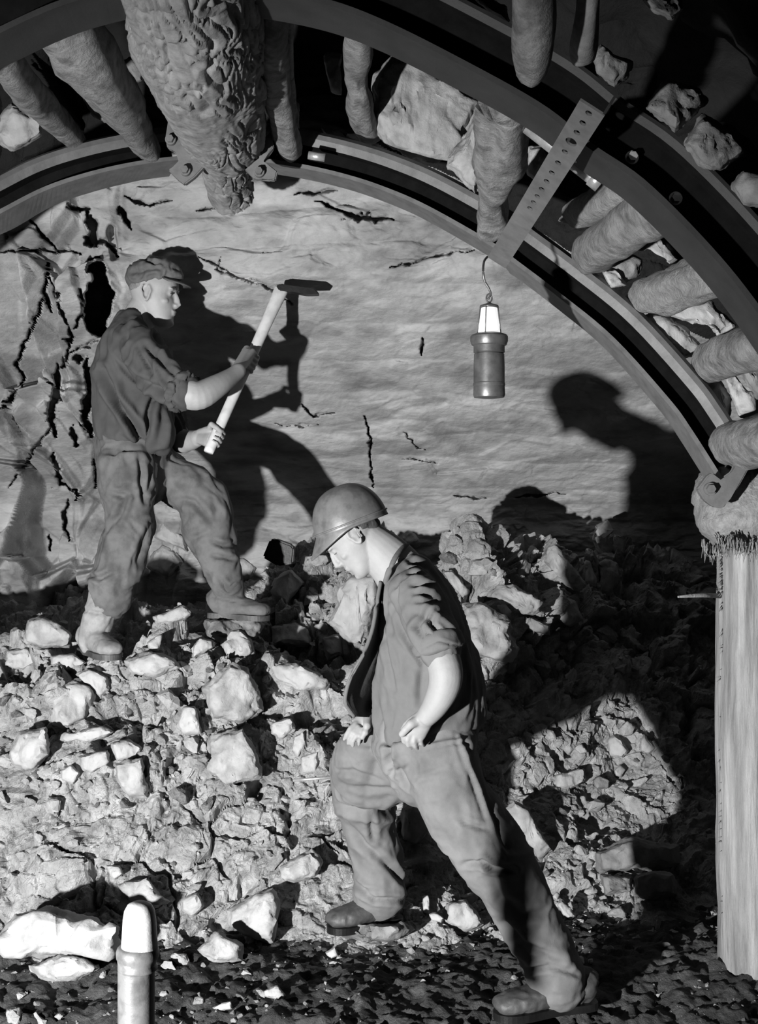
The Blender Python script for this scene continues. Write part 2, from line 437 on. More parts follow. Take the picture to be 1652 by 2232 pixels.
# roof rock above the lagging
na, ny = 160, 150
ang = np.linspace(-.35, math.pi + .1, na); gy = np.linspace(-.4, 4.9, ny)
AA, YY = np.meshgrid(ang, gy); A = AA.ravel(); Yv = YY.ravel()
V = np.stack([-.2 + 2.45 * np.cos(A), Yv, 1.35 + 2.15 * np.sin(A)], 1)
rr = 1 + .05 * worley(V * 2.2, 80)[2] + .03 * fbm(V * 4, 81, 3)
V[:, 0] = -.2 + (V[:, 0] + .2) * rr; V[:, 2] = 1.35 + (V[:, 2] - 1.35) * rr
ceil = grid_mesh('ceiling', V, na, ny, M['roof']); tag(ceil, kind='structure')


from mathutils.bvhtree import BVHTree
bpy.context.view_layer.update()
def bvh(o):
    me = o.data; n = len(me.vertices); v = np.empty(n * 3); me.vertices.foreach_get('co', v)
    f = np.empty(len(me.polygons) * 4, dtype=np.int32); me.polygons.foreach_get('vertices', f)
    return BVHTree.FromPolygons(v.reshape(-1, 3).tolist(), f.reshape(-1, 4).tolist())
TH, TF, TW = bvh(heap), bvh(floor), bvh(wall)


def drop(x, y):
    z = -9
    for t in (TH, TF):
        h = t.ray_cast(Vector((x, y, 4)), Vector((0, 0, -1)))
        if h[0] is not None: z = max(z, h[0].z)
    return z


def ground(px, py):
    o = Vector((0, 0, CAMZ)); d = (P(px, py, 5) - o).normalized(); ys = [h[0].y for h in (TH.ray_cast(o, d), TF.ray_cast(o, d), TW.ray_cast(o, d)) if h[0] is not None]
    return min(ys) if ys else 6.0



# ------------------------------------------------------------------ rocks
def rough(me, amp, fr, seed):
    v, n = vcoords(me)
    setv(me, v + n * (worley(v * fr + seed, seed)[2] * amp + fbm(v * fr * 2.2, seed + 3, 3) * amp * .55)[:, None])


def outline_rock(px_pts, Yc, thick, name, mt, seed, tilt=0.0, lumps=None):
    """a stone whose visible side follows an outline: faceted front, narrower back"""
    r = random.Random(seed)
    A = np.array(px_pts, float); c = A.mean(0); n = len(A)
    # resample so that long sides carry slight bends
    pts = []
    for i in range(n):
        a, b_ = A[i], A[(i + 1) % n]; k = max(1, int(np.hypot(*(b_ - a)) / 26))
        for j in range(k):
            q = a + (b_ - a) * j / k
            if j: q = q + np.array([r.uniform(-1.6, 1.6), r.uniform(-1.6, 1.6)])
            pts.append(q)
    A = np.array(pts); n = len(A)
    bm = bmesh.new(); rings = []
    slx, slz = r.uniform(-.5, .5), r.uniform(-.2, .7)
    for s, off in ((.55, -thick * .5), (.86, -thick * .40), (1.0, -thick * .05), (.97, thick * .35), (.6, thick * .7)):
        ring = []
        for k, q in enumerate(A):
            u = (q - c) / (np.abs(A - c).max() + 1e-6)
            dy = off + thick * .35 * (u[0] * slx - u[1] * slz) * (1 if off < 0 else .3) + r.uniform(-.05, .05) * thick
            ring.append(bm.verts.new(P(*(c + (q - c) * (s + (r.uniform(-.04, .04) if s < 1 else 0))), Yc + dy)))
        rings.append(ring)
    for a, b_ in zip(rings, rings[1:]):
        for j in range(n): bm.faces.new((a[j], a[(j + 1) % n], b_[(j + 1) % n], b_[j]))
    bm.faces.new(rings[0][::-1]); bm.faces.new(rings[-1])
    bmesh.ops.triangulate(bm, faces=bm.faces)
    for _ in range(2): bmesh.ops.subdivide_edges(bm, edges=[e for e in bm.edges if e.calc_length() > .011], cuts=1 if _ else 2, use_grid_fill=True)
    for _ in range(1): bmesh.ops.smooth_vert(bm, verts=bm.verts, factor=.5, use_axis_x=True, use_axis_y=True, use_axis_z=True)
    me = D.meshes.new(name); bmesh.ops.recalc_face_normals(bm, faces=bm.faces); bm.to_mesh(me); bm.free()
    ext = float(np.ptp(A, 0).max()) / F * Yc
    rough(me, ext * .030, 3.0 / max(ext, .04), seed); rough(me, min(ext, .25) * .012, 11 / max(ext, .04), seed + 1); crisp(me, .75)
    o_ = link(name, me, mt, shade=False); crisp(me, .75); return recentre(o_)


def crisp(me, ang=.7):
    me.polygons.foreach_set('use_smooth', [True] * len(me.polygons)); me.set_sharp_from_angle(angle=ang)


def hull_mesh(seed, dims=(1, .75, .6), n=16, fine=True):
    r = random.Random(seed); bm = bmesh.new()
    for i in range(n):
        d = Vector((r.gauss(0, 1), r.gauss(0, 1), r.gauss(0, 1))).normalized(); s = r.uniform(.8, 1.05)
        bm.verts.new(Vector((d.x * dims[0], d.y * dims[1], d.z * dims[2])) * s * .5)
    res = bmesh.ops.convex_hull(bm, input=bm.verts)
    bmesh.ops.delete(bm, geom=[g for g in res['geom_interior'] if isinstance(g, bmesh.types.BMVert)], context='VERTS')
    if fine:
        bmesh.ops.bevel(bm, geom=bm.edges[:], offset=.05, segments=2, affect='EDGES', clamp_overlap=True)
        bmesh.ops.triangulate(bm, faces=bm.faces)
        bmesh.ops.subdivide_edges(bm, edges=[e for e in bm.edges if e.calc_length() > .10], cuts=2)
    me = D.meshes.new('stone'); bmesh.ops.recalc_face_normals(bm, faces=bm.faces); bm.to_mesh(me); bm.free()
    if fine: rough(me, .035, 3.5, seed); rough(me, .012, 11, seed + 1); crisp(me, .75)
    return me


RA, RB, RC = M['rock_a'], M['rock_b'], M['rock_c']
ROCKS = [
    # outline, thickness (m), material, label
    ([(112, 1505), (150, 1485), (200, 1495), (207, 1525), (185, 1570), (145, 1588), (112, 1580)], .15, RA, 'rounded pale boulder bedded in the heap just below the hammer man\'s rear boot'),
    ([(165, 1470), (190, 1455), (235, 1475), (240, 1500), (220, 1522), (200, 1500)], .07, RA, 'curved pale slab leaning on the rounded boulder below the hammer man\'s rear boot'),
    ([(20, 1645), (40, 1595), (100, 1585), (110, 1645), (70, 1680), (30, 1670)], .16, RA, 'large smooth pale rock at the left edge halfway down the heap'),
    ([(240, 1620), (280, 1610), (310, 1630), (300, 1650), (255, 1660)], .09, RA, 'pale wedge stone in the middle of the left heap slope'),
    ([(320, 1400), (355, 1380), (352, 1400), (345, 1420), (325, 1415)], .05, RA, 'small pale pointed stone between the hammer man\'s boots'),
    ([(420, 1410), (435, 1390), (465, 1395), (465, 1410), (440, 1425), (420, 1435)], .07, RA, 'small bright stone under the hammer man\'s front boot heel'),
    ([(480, 1400), (500, 1375), (525, 1372), (550, 1395), (555, 1425), (530, 1437), (495, 1430)], .11, RA, 'bright lumpy rock just below the hammer man\'s front boot'),
    ([(592, 1368), (645, 1355), (672, 1372), (680, 1407), (595, 1405)], .13, RB, 'square banded block on the crest of the heap beside the dark hollow'),
    ([(585, 1450), (650, 1450), (720, 1485), (710, 1500), (650, 1505), (600, 1480)], .10, RA, 'long flat pale slab at the foot of the dark hollow'),
    ([(385, 1580), (400, 1540), (425, 1540), (440, 1600), (400, 1602)], .08, RA, 'pale trapezoid stone beside the black cleft in the left heap'),
    ([(440, 1500), (500, 1445), (540, 1455), (565, 1510), (575, 1550), (520, 1580), (465, 1565)], .16, RB, 'big rough clod of crushed rock below the hammer man\'s front boot'),
    ([(450, 1610), (530, 1585), (565, 1650), (570, 1695), (490, 1715), (450, 1680)], .12, RB, 'large dusty slab face on the slope left of the walking man\'s knee'),
    ([(590, 1575), (635, 1565), (645, 1590), (615, 1610), (590, 1600)], .06, RA, 'bright knuckle of stone left of the walking man\'s belt'),
    ([(640, 1605), (660, 1595), (667, 1620), (650, 1652), (637, 1635)], .04, RA, 'white shard standing upright left of the walking man\'s hip'),
    ([(655, 1650), (695, 1635), (690, 1685), (655, 1690)], .06, RB, 'grey block just above the thin rod'),
    ([(715, 1597), (750, 1592), (742, 1620), (725, 1617)], .04, RA, 'small white stone touching the walking man\'s hand'),
    ([(130, 1612), (140, 1600), (225, 1585), (250, 1595), (210, 1615)], .06, RA, 'long thin pale slab lying across the left heap'),
    ([(130, 1680), (155, 1665), (175, 1685), (160, 1710), (135, 1700)], .06, RA, 'pale stone under the long thin slab on the left heap'),
    ([(170, 1650), (235, 1635), (240, 1660), (200, 1685), (180, 1680)], .07, RB, 'grey stone below the thin slab in the left heap'),
    ([(250, 1665), (310, 1650), (322, 1740), (282, 1737), (255, 1700)], .09, RB, 'tall grey stone in the lower middle of the left heap'),
    ([(50, 1400), (60, 1352), (90, 1345), (130, 1360), (155, 1385), (150, 1410), (100, 1414)], .14, RB, 'broad lit rock at the foot of the wall left of the hammer man\'s rear boot'),
    ([(335, 1345), (400, 1320), (420, 1335), (405, 1350), (345, 1358)], .07, RB, 'flat slab lying in shade between the hammer man\'s legs'),
    ([(460, 1378), (485, 1360), (497, 1375), (475, 1384)], .04, RB, 'little flat stone below the hammer man\'s front heel'),
    ([(767, 1256), (822, 1250), (822, 1310), (790, 1412), (762, 1403), (711, 1358), (731, 1318), (745, 1281)], .14, RA, 'tall smooth pale slab standing behind the walking man\'s chest'),
    ([(587, 1287), (598, 1261), (634, 1240), (663, 1269), (645, 1290), (623, 1327), (598, 1309)], .12, RA, 'bright cloven rock standing left of the helmet brim'),
    ([(510, 1222), (529, 1214), (558, 1236), (547, 1261), (529, 1268)], .09, RA, 'pale stone touching the hammer man\'s front shin'),
    ([(336, 1171), (350, 1134), (383, 1156), (401, 1174), (409, 1203), (380, 1190)], .09, RA, 'pointed pale rock seen between the hammer man\'s knees'),
    ([(336, 1203), (354, 1187), (383, 1203), (398, 1225), (369, 1258), (340, 1247), (318, 1236)], .12, RA, 'round pale rock seen between the hammer man\'s shins'),
    ([(1183, 1225), (1195, 1195), (1210, 1187), (1232, 1218), (1276, 1276), (1250, 1290)], .08, RB, 'long grey slab leaning diagonally high on the right heap'),
    ([(1272, 1225), (1277, 1219), (1285, 1221), (1301, 1265), (1298, 1283), (1281, 1278)], .05, RA, 'narrow finger shaped stone beside the diagonal slab'),
    ([(1301, 1232), (1320, 1218), (1345, 1229), (1349, 1254), (1327, 1298), (1305, 1305), (1294, 1298), (1312, 1269)], .10, RB, 'humped round stone at the edge of the big shadow'),
    ([(1060, 1300), (1083, 1272), (1123, 1276), (1181, 1309), (1178, 1334), (1163, 1342), (1140, 1336), (1128, 1312)], .10, RB, 'hooked grey slab on the right heap behind the walking man\'s back'),
    ([(1079, 1318), (1101, 1318), (1116, 1334), (1105, 1344), (1090, 1334)], .05, RA, 'small bright oval stone under the hooked slab'),
    ([(1198, 1323), (1225, 1298), (1254, 1312), (1270, 1350), (1240, 1367), (1203, 1345)], .11, RB, 'faceted stone between hooked slab and big shadow'),
    ([(1137, 1363), (1156, 1345), (1196, 1363), (1199, 1384), (1150, 1375)], .07, RC, 'dark banded stone below the hooked slab'),
    ([(1007, 1314), (1047, 1311), (1114, 1354), (1112, 1383), (1130, 1412), (1123, 1434), (1101, 1449), (1039, 1430), (1010, 1400)], .20, RB, 'largest grey block of the right heap beside the walking man\'s elbow'),
    ([(963, 1245), (985, 1242), (1023, 1289), (1010, 1307), (992, 1284)], .06, RB, 'narrow slanting stone right behind the walking man\'s shoulder'),
    ([(858, 1165), (880, 1143), (901, 1158), (920, 1183), (909, 1193), (880, 1185)], .08, RB, 'angular stone behind the walking man\'s nape'),
    ([(1098, 1460), (1120, 1440), (1130, 1444), (1118, 1470), (1105, 1472)], .05, RA, 'small bright stone under the largest grey block'),
    ([(1324, 1612), (1337, 1602), (1355, 1612), (1371, 1637), (1357, 1652), (1330, 1647)], .07, RA, 'bright trapezoid stone on top of the right mound'),
    ([(1347, 1590), (1367, 1570), (1384, 1583), (1378, 1603), (1358, 1606)], .07, RB, 'topmost lit stone of the right mound'),
    ([(1395, 1612), (1405, 1600), (1428, 1630), (1415, 1645), (1396, 1636)], .06, RB, 'stone at the shadowed right rim of the mound top'),
    ([(1250, 1630), (1268, 1620), (1282, 1640), (1265, 1645)], .05, RA, 'small white angular stone on the left shoulder of the right mound'),
    ([(1338, 1680), (1352, 1665), (1364, 1677), (1354, 1694), (1342, 1692)], .05, RA, 'white pebble set in the middle of the right mound'),
    ([(1204, 1724), (1210, 1690), (1274, 1674), (1277, 1700), (1250, 1717)], .08, RB, 'grey split stone on the right mound near the walking man\'s thigh'),
    ([(1290, 1700), (1305, 1690), (1330, 1702), (1325, 1718), (1300, 1722)], .06, RC, 'dark brownish lump in the middle of the right mound'),
    ([(1100, 1764), (1120, 1747), (1150, 1764), (1170, 1800), (1207, 1854), (1177, 1884), (1133, 1824)], .10, RB, 'long smooth slab leaning beside the walking man\'s knee'),
    ([(1300, 1861), (1377, 1824), (1478, 1844), (1484, 1884), (1377, 1897), (1304, 1897)], .18, RC, 'broad grey boulder low on the right mound'),
    ([(1307, 1905), (1377, 1912), (1374, 1945), (1320, 1952)], .12, RC, 'squat stone under the left end of the broad boulder'),
    ([(1384, 1910), (1420, 1900), (1470, 1905), (1475, 1950), (1420, 1965), (1382, 1950)], .14, RC, 'lumpy stone under the right end of the broad boulder'),
    ([(1212, 1968), (1224, 1962), (1240, 1976), (1257, 1998), (1247, 2007), (1225, 1992)], .05, RA, 'finger of white rock on the floor right of the walking man\'s shin'),
    ([(1203, 1955), (1213, 1942), (1221, 1950), (1215, 1962)], .04, RA, 'white pebble above the finger of white rock'),
    ([(1322, 1994), (1334, 1981), (1354, 1976), (1367, 1991), (1364, 2001)], .06, RA, 'pale stone lying alone on the dark floor right of the mound foot'),
    ([(1280, 1965), (1292, 1957), (1303, 1966), (1298, 1975), (1284, 1975)], .04, RB, 'small grey stone at the mound foot'),
    ([(1259, 2088), (1264, 2083), (1272, 2087), (1274, 2101), (1264, 2105)], .03, RA, 'white pebble just behind the walking man\'s rear boot'),
    ([(1281, 2092), (1292, 2088), (1293, 2098), (1285, 2103)], .03, RA, 'second white pebble a little farther right of the rear boot'),
    ([(1268, 2112), (1278, 2108), (1290, 2114), (1286, 2122), (1270, 2120)], .03, RB, 'grey pebble between the rear boot and the white pebbles'),
    ([(-20, 2050), (15, 2010), (30, 1990), (95, 1977), (175, 1995), (265, 2020), (260, 2080), (240, 2097), (190, 2087), (75, 2085), (0, 2082)], .26, RA, 'huge bright flat boulder at the foot of the heap left of the pipe'),
    ([(65, 2105), (130, 2080), (190, 2085), (215, 2110), (175, 2135), (120, 2142), (85, 2130)], .14, RB, 'grey rounded rock under the huge bright boulder'),
    ([(495, 1985), (555, 1950), (595, 1935), (607, 1965), (607, 2015), (597, 2057), (555, 2045), (530, 2035), (500, 2015)], .17, RA, 'bright cracked cube-like rock at the heap foot between pipe and walking man'),
    ([(430, 2070), (455, 2050), (470, 2030), (530, 2060), (530, 2095), (460, 2095)], .11, RB, 'low pointed rock in front of the cube-like rock'),
    ([(255, 1930), (270, 1922), (320, 1912), (345, 1945), (370, 1965), (340, 1980), (290, 1970)], .09, RB, 'thin grey slab tilted just behind the pipe top'),
    ([(230, 1885), (262, 1888), (270, 1905), (250, 1917), (238, 1905)], .05, RA, 'white stone above the tilted slab behind the pipe'),
    ([(575, 2160), (605, 2147), (622, 2170), (618, 2182), (575, 2172)], .05, RB, 'flat stone on the dark floor in the pipe shadow\'s edge'),
    ([(460, 2197), (505, 2180), (508, 2200), (480, 2204)], .03, RA, 'bright flake on the floor right of the pipe'),
    ([(920, 1955), (934, 1949), (936, 1995), (924, 1990)], .04, RA, 'upright white splinter between the walking man\'s legs'),
    ([(934, 1992), (950, 1988), (968, 2002), (963, 2012), (940, 2006)], .04, RA, 'white flake lying beside the upright splinter'),
    ([(973, 1970), (1016, 1961), (1035, 1985), (1055, 2015), (1016, 2034), (968, 2019)], .10, RB, 'angular rock between the walking man\'s boots'),
    ([(1002, 1955), (1022, 1948), (1041, 1942), (1041, 1961), (1026, 1973), (1012, 1966)], .05, RA, 'pale jagged chip on top of the rock between the boots'),
    ([(709, 2076), (731, 2063), (738, 2082), (721, 2092)], .04, RA, 'bright pebble on the floor in front of the walking man\'s boots'),
    ([(875, 1760), (900, 1750), (935, 1770), (935, 1810), (905, 1845), (875, 1830)], .12, RC, 'rough brown rock seen through the walking man\'s legs'),
    ([(110, 1430), (160, 1425), (190, 1445), (150, 1462), (112, 1455)], .08, RA, 'pale stone under the toe of the hammer man\'s rear boot'),
    ([(270, 1440), (330, 1420), (380, 1432), (395, 1455), (340, 1475), (285, 1465)], .12, RA, 'pale rounded block on the brow of the heap between the hammer man\'s feet'),
    ([(700, 1390), (740, 1380), (752, 1430), (715, 1440)], .10, RC, 'dark stone inside the hollow left of the walking man\'s chest'),
    ([(15, 1420), (60, 1412), (85, 1440), (50, 1460), (10, 1450)], .10, RA, 'pale rock on the heap crest at the left edge'),
    ([(395, 1960), (430, 1945), (445, 1975), (420, 2000), (398, 1985)], .08, RB, 'grey stone at the heap foot right of the pipe'),
    ([(610, 1890), (680, 1850), (705, 1880), (690, 1910), (640, 1925), (612, 1915)], .12, RB, 'pale lump at the heap foot left of the walking man\'s shin'),
]
occupied = []
for i, (pts, th, mt, lab) in enumerate(ROCKS):
    A = np.array(pts, float); cx, cy = A.mean(0)
    Yc = ground(cx, min(cy + .35 * np.ptp(A[:, 1]), 2215)) - th * .12
    big = np.ptp(A, 0).max() > 70
    tag(outline_rock(pts, Yc, th, 'boulder' if big else 'rock', mt, 100 + i), lab, 'rock')
    occupied.append((cx, cy, np.ptp(A, 0).max() / 2, Yc))

for pts, Yc, th, lab in (([(448, 1353), (500, 1349), (560, 1347), (578, 1362), (560, 1392), (500, 1400), (452, 1384)], 5.05, .22, 'flat grey slab carrying the hammer man\'s front boot'),
                         ([(745, 2013), (800, 2017), (880, 2012), (900, 2025), (870, 2046), (780, 2052), (740, 2035)], 4.10, .24, 'low dusty slab under the walking man\'s forward boot')):
    tag(outline_rock(pts, Yc, th, 'rock', RC, 777), lab, 'rock'); A = np.array(pts, float); occupied.append((*A.mean(0), 50, Yc))

# loose stones scattered over the heap: every one an object
def short(lab):
    out = []
    for w_ in lab.split():
        if out and w_ in ('bedded', 'leaning', 'at', 'in', 'between', 'under', 'just', 'beside', 'left', 'on', 'standing', 'touching', 'lying', 'seen', 'high', 'behind', 'below', 'right', 'set', 'low', 'above', 'of', 'near', 'inside', 'tilted'): break
        out.append(w_)
    return ' '.join(out)


def spot_words(x, y, pool, skip=None):
    # nearest named rock, and on which side of it the point lies
    best = min((q for q in pool if q is not skip), key=lambda q: math.hypot(x - q[0], y - q[1]) - q[2] * .5)
    a = math.degrees(math.atan2(-(y - best[1]), x - best[0])) % 360
    d = ['right of', 'up and right of', 'above', 'up and left of', 'left of', 'down and left of', 'below', 'down and right of'][int((a + 22.5) // 45) % 8]
    return d, best


NAMED = [(*np.array(r[0], float).mean(0), np.ptp(np.array(r[0], float), 0).max() / 2, short(r[3])) for r in ROCKS]
prot = [hull_mesh(500 + i, (1, random.uniform(.55, .9), random.uniform(.35, .75)), random.choice([10, 13, 16, 20])) for i in range(14)]
for i, me in enumerate(prot): me.materials.append([RA, RB, RA, RA, RC][i % 5]); me.name = 'stone'
regions = [  # x0,x1,y0,y1, number, size px min,max, label, group
    (0, 590, 1415, 1560, 60, 14, 52, 'pale broken stone lying on the brow of the heap below the hammer man', 'stones on the brow of the left heap'),
    (0, 720, 1560, 1760, 66, 12, 46, 'pale broken stone bedded in the left heap slope', 'stones in the left heap slope'),
    (0, 700, 1760, 1960, 26, 10, 34, 'small pale stone bedded low in the left heap', 'stones low in the left heap'),
    (540, 860, 1215, 1420, 26, 14, 44, 'broken stone on the heap crest left of the walking man', 'stones on the crest left of the walking man'),
    (860, 1400, 1150, 1480, 44, 14, 52, 'broken stone high on the right heap behind the walking man', 'stones high on the right heap'),
    (1110, 1500, 1590, 1960, 40, 12, 38, 'broken stone in the right mound', 'stones in the right mound'),
    (0, 620, 2090, 2225, 24, 12, 34, 'small stone on the floor around the pipe', 'stones on the floor around the pipe'),
    (620, 1500, 1960, 2215, 14, 8, 20, 'pebble on the dark floor', 'pebbles on the dark floor'),
]
rr_ = random.Random(5)
LOOSE = []
for (x0, x1, y0, y1, n, s0, s1, lab, grp) in regions:
    placed = 0; tries = 0
    while placed < n and tries < 4000:
        tries += 1
        px_, py_ = rr_.uniform(x0, x1), rr_.uniform(y0, y1); s = 1.25 * (s0 + (s1 - s0) * rr_.random() ** 1.3)
        if any(math.hypot(px_ - a, py_ - b_) < (r * .85 + s * .36) for a, b_, r, _ in occupied): continue
        Yc = ground(px_, py_)
        if Yc > 6.5: continue
        size = s / F * Yc * 1.25
        o = D.objects.new('stone', rr_.choice(prot)); COL.objects.link(o)
        o.location = P(px_, py_, Yc - size * .12); o.scale = (size, size, size)
        o.rotation_euler = (rr_.uniform(-.6, .6), rr_.uniform(-.7, .7), rr_.uniform(0, 6.28))
        tag(o, lab, 'rock', grp); occupied.append((px_, py_, s / 2, Yc)); placed += 1
        d_, b_ = spot_words(px_, py_, NAMED)
        LOOSE.append((o, px_, py_, s, d_, b_[3]))

byspot = {}
for q in LOOSE: byspot.setdefault((q[4], q[5]), []).append(q)
ORD = ['', 'second ', 'third ', 'fourth ', 'fifth ', 'sixth ', 'seventh ', 'eighth ', 'ninth ', 'tenth ']
for (d_, nm), qs in byspot.items():
    qs.sort(key=lambda q: -q[3])
    for k, (o, x, y, s, _, _) in enumerate(qs):
        nm_ = ' '.join(nm.split()[:6])
        if len(qs) == 1: o['label'] = 'loose pale stone %s the %s' % (d_, nm_)
        elif k < 10: o['label'] = '%slargest loose stone %s the %s' % (ORD[k], d_, nm_)
# uncountable grit
tmpl = []
for i in range(6):
    me = hull_mesh(900 + i, (1, .8, .6), 9, fine=False)
    v = np.array([x.co[:] for x in me.vertices]); fcs = [tuple(p.vertices) for p in me.polygons]; tmpl.append((v, fcs)); D.meshes.remove(me)


def grit(name, label, X, Yv, Z, size, mt):
    vs, fs, off = [], [], 0
    for x, y, z, s in zip(X, Yv, Z, size):
        v, f = tmpl[rr_.randrange(6)]; a = rr_.uniform(0, 6.28); c, sn = math.cos(a), math.sin(a)
        R = np.array([[c, -sn, 0], [sn, c, 0], [0, 0, 1]]); t = rr_.uniform(-.8, .8); c2, s2 = math.cos(t), math.sin(t)
        R = R @ np.array([[1, 0, 0], [0, c2, -s2], [0, s2, c2]])
        vs.append((v @ R.T) * s + np.array([x, y, z])); fs += [tuple(k + off for k in ff) for ff in f]; off += len(v)
    me = D.meshes.new(name); me.from_pydata(np.concatenate(vs).tolist(), [], fs); me.update()
    return tag(link(name, me, mt, shade=False), label, 'gravel', kind='stuff')


n = 5200
X = rng.uniform(-1.75, 1.6, n); Yv = rng.uniform(4.0, 6.3, n); cl = fbm(np.stack([X, Yv, X * 0], 1) * 3, 90, 2)
k = (cl > -.35) & (Yv < 5.1 + 1.0 * (X > -.5)); X, Yv = X[k], Yv[k]
grit('gravel', 'fine broken chips strewn over the heap', X, Yv, np.array([drop(x, y) for x, y in zip(X, Yv)]) + .002, .008 + .034 * rng.random(len(X)) ** 3, RB)
n = 2600
X = rng.uniform(-1.6, 1.5, n); Yv = rng.uniform(2.7, 4.25, n); cl = fbm(np.stack([X, Yv, X * 0], 1) * 3, 91, 2)
k = (cl + (X < -.3) * .5 > .15); X, Yv = X[k], Yv[k]
grit('floor_gravel', 'dark grit and small chips strewn over the floor', X, Yv, np.array([drop(x, y) for x, y in zip(X, Yv)]) + .001, .006 + .022 * rng.random(len(X)) ** 3, RC)


# ------------------------------------------------------------------ steel arches
def arch(path, H, axial, mt, name, parent, lip=.014, head=.06, smooth_n=60):
    """rail-like section swept along pixel path [(px,py,Y)], which is the near lower flange edge"""
    A = spline(path, smooth_n); pts = [P(*a) for a in A]
    ax = Vector((0, 1, 0)); bm = bmesh.new()
    a = axial; wb = .012
    sec = [(-0.0, 0), (lip, 0), (lip, a * .5 - wb), (H - head, a * .5 - wb), (H - head, a * .12), (H - head * .6, a * .03), (H - head * .3, a * .05), (H, a * .25),
           (H, a * .8), (H - head, a * .85), (H - head, a * .5 + wb), (lip, a * .5 + wb), (lip, a), (0, a)]
    rings = []
    for i, p in enumerate(pts):
        d = (pts[min(i + 1, len(pts) - 1)] - pts[max(i - 1, 0)]).normalized()
        nrm = ax.cross(d)
        if nrm.z < 0: nrm = -nrm
        nrm.normalize(); ay = d.cross(nrm).normalized()
        if ay.y < 0: ay = -ay
        rings.append([bm.verts.new(p + nrm * u + ay * v) for u, v in sec])
    n = len(sec)
    for r0, r1 in zip(rings, rings[1:]):
        for j in range(n):
            f = bm.faces.new((r0[j], r0[(j + 1) % n], r1[(j + 1) % n], r1[j]))
            f.material_index = 1 if j in (1, 2, 3) else 0  # camera-side web faces take the painted shade
    bm.faces.new(rings[0][::-1]); bm.faces.new(rings[-1])
    return from_bm(name, bm, [mt, M['web_shade']], parent, shade=False)


def bolt(c, r, parent, mt, name='bolt'):
    bm = bmesh.new(); c = Vector(c)
    tube(bm, [c + Vector((0, .01, 0)), c - Vector((0, .008, 0))], r * 1.25, 20)
    tube(bm, [c - Vector((0, .006, 0)), c - Vector((0, .022, 0))], [r, r * .9], 6)
    return from_bm(name, bm, mt, parent, shade=False)


def clamp(outline, Yc, th, parent, mt):
    bm = bmesh.new(); pts = [P(x, y, Yc) for x, y in outline]; plate(bm, pts, th)
    bmesh.ops.bevel(bm, geom=[e for e in bm.edges], offset=.004, segments=2, affect='EDGES')
    return from_bm('clamp', bm, mt, parent, shade=False)


far_r = empty('steel_arch', P(1000, 520, 4.0)); tag(far_r, 'farther steel roof arch sweeping from the bark log down to the right timber prop', 'steel arch')
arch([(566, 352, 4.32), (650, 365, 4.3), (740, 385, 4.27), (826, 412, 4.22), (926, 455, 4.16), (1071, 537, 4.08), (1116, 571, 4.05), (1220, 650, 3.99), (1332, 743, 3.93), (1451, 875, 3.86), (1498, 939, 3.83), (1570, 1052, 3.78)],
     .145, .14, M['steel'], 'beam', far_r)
clamp([(590, 285), (597, 320), (570, 352), (605, 372), (600, 392), (585, 388), (555, 390), (535, 370), (520, 350), (560, 330), (578, 300)], 4.10, .03, far_r, M['steel'])
bolt(P(565, 375, 4.09), .014, far_r, M['steel'])
clamp([(1543, 1035), (1520, 1066), (1535, 1090), (1555, 1105), (1578, 1108), (1590, 1085), (1612, 1058), (1632, 1022), (1606, 1005), (1598, 1030), (1570, 1050), (1556, 1030)], 3.68, .03, far_r, M['steel'])
bolt(P(1547, 1066, 3.675), .015, far_r, M['steel'])

far_l = empty('steel_arch', P(200, 420, 4.2)); tag(far_l, 'left half of the farther steel arch ending in a clamp at the bark log', 'steel arch')
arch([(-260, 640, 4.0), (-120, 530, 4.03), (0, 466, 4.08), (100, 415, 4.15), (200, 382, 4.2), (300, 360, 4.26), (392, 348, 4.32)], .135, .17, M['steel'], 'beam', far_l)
clamp([(366, 262), (385, 280), (398, 318), (440, 345), (446, 362), (425, 385), (402, 402), (386, 390), (366, 370), (392, 352), (385, 330), (364, 322), (360, 300)], 4.10, .03, far_l, M['steel'])
bolt(P(404, 372, 4.09), .014, far_l, M['steel'])
bolt(P(372, 305, 4.09), .014, far_l, M['steel'])

near = empty('steel_arch', P(1100, 190, 2.9)); tag(near, 'nearer, dimly lit steel roof arch crossing the top right corner', 'steel arch')
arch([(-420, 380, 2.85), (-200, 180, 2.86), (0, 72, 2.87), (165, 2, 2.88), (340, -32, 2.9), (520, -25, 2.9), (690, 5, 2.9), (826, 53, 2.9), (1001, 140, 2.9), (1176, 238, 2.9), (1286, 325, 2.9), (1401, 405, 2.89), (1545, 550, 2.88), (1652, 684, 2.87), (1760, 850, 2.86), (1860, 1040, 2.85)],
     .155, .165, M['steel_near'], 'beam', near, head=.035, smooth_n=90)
for c in ((1376, 345), (1471, 434)):
    bolt(P(c[0], c[1], 2.96), .013, near, M['bright'])

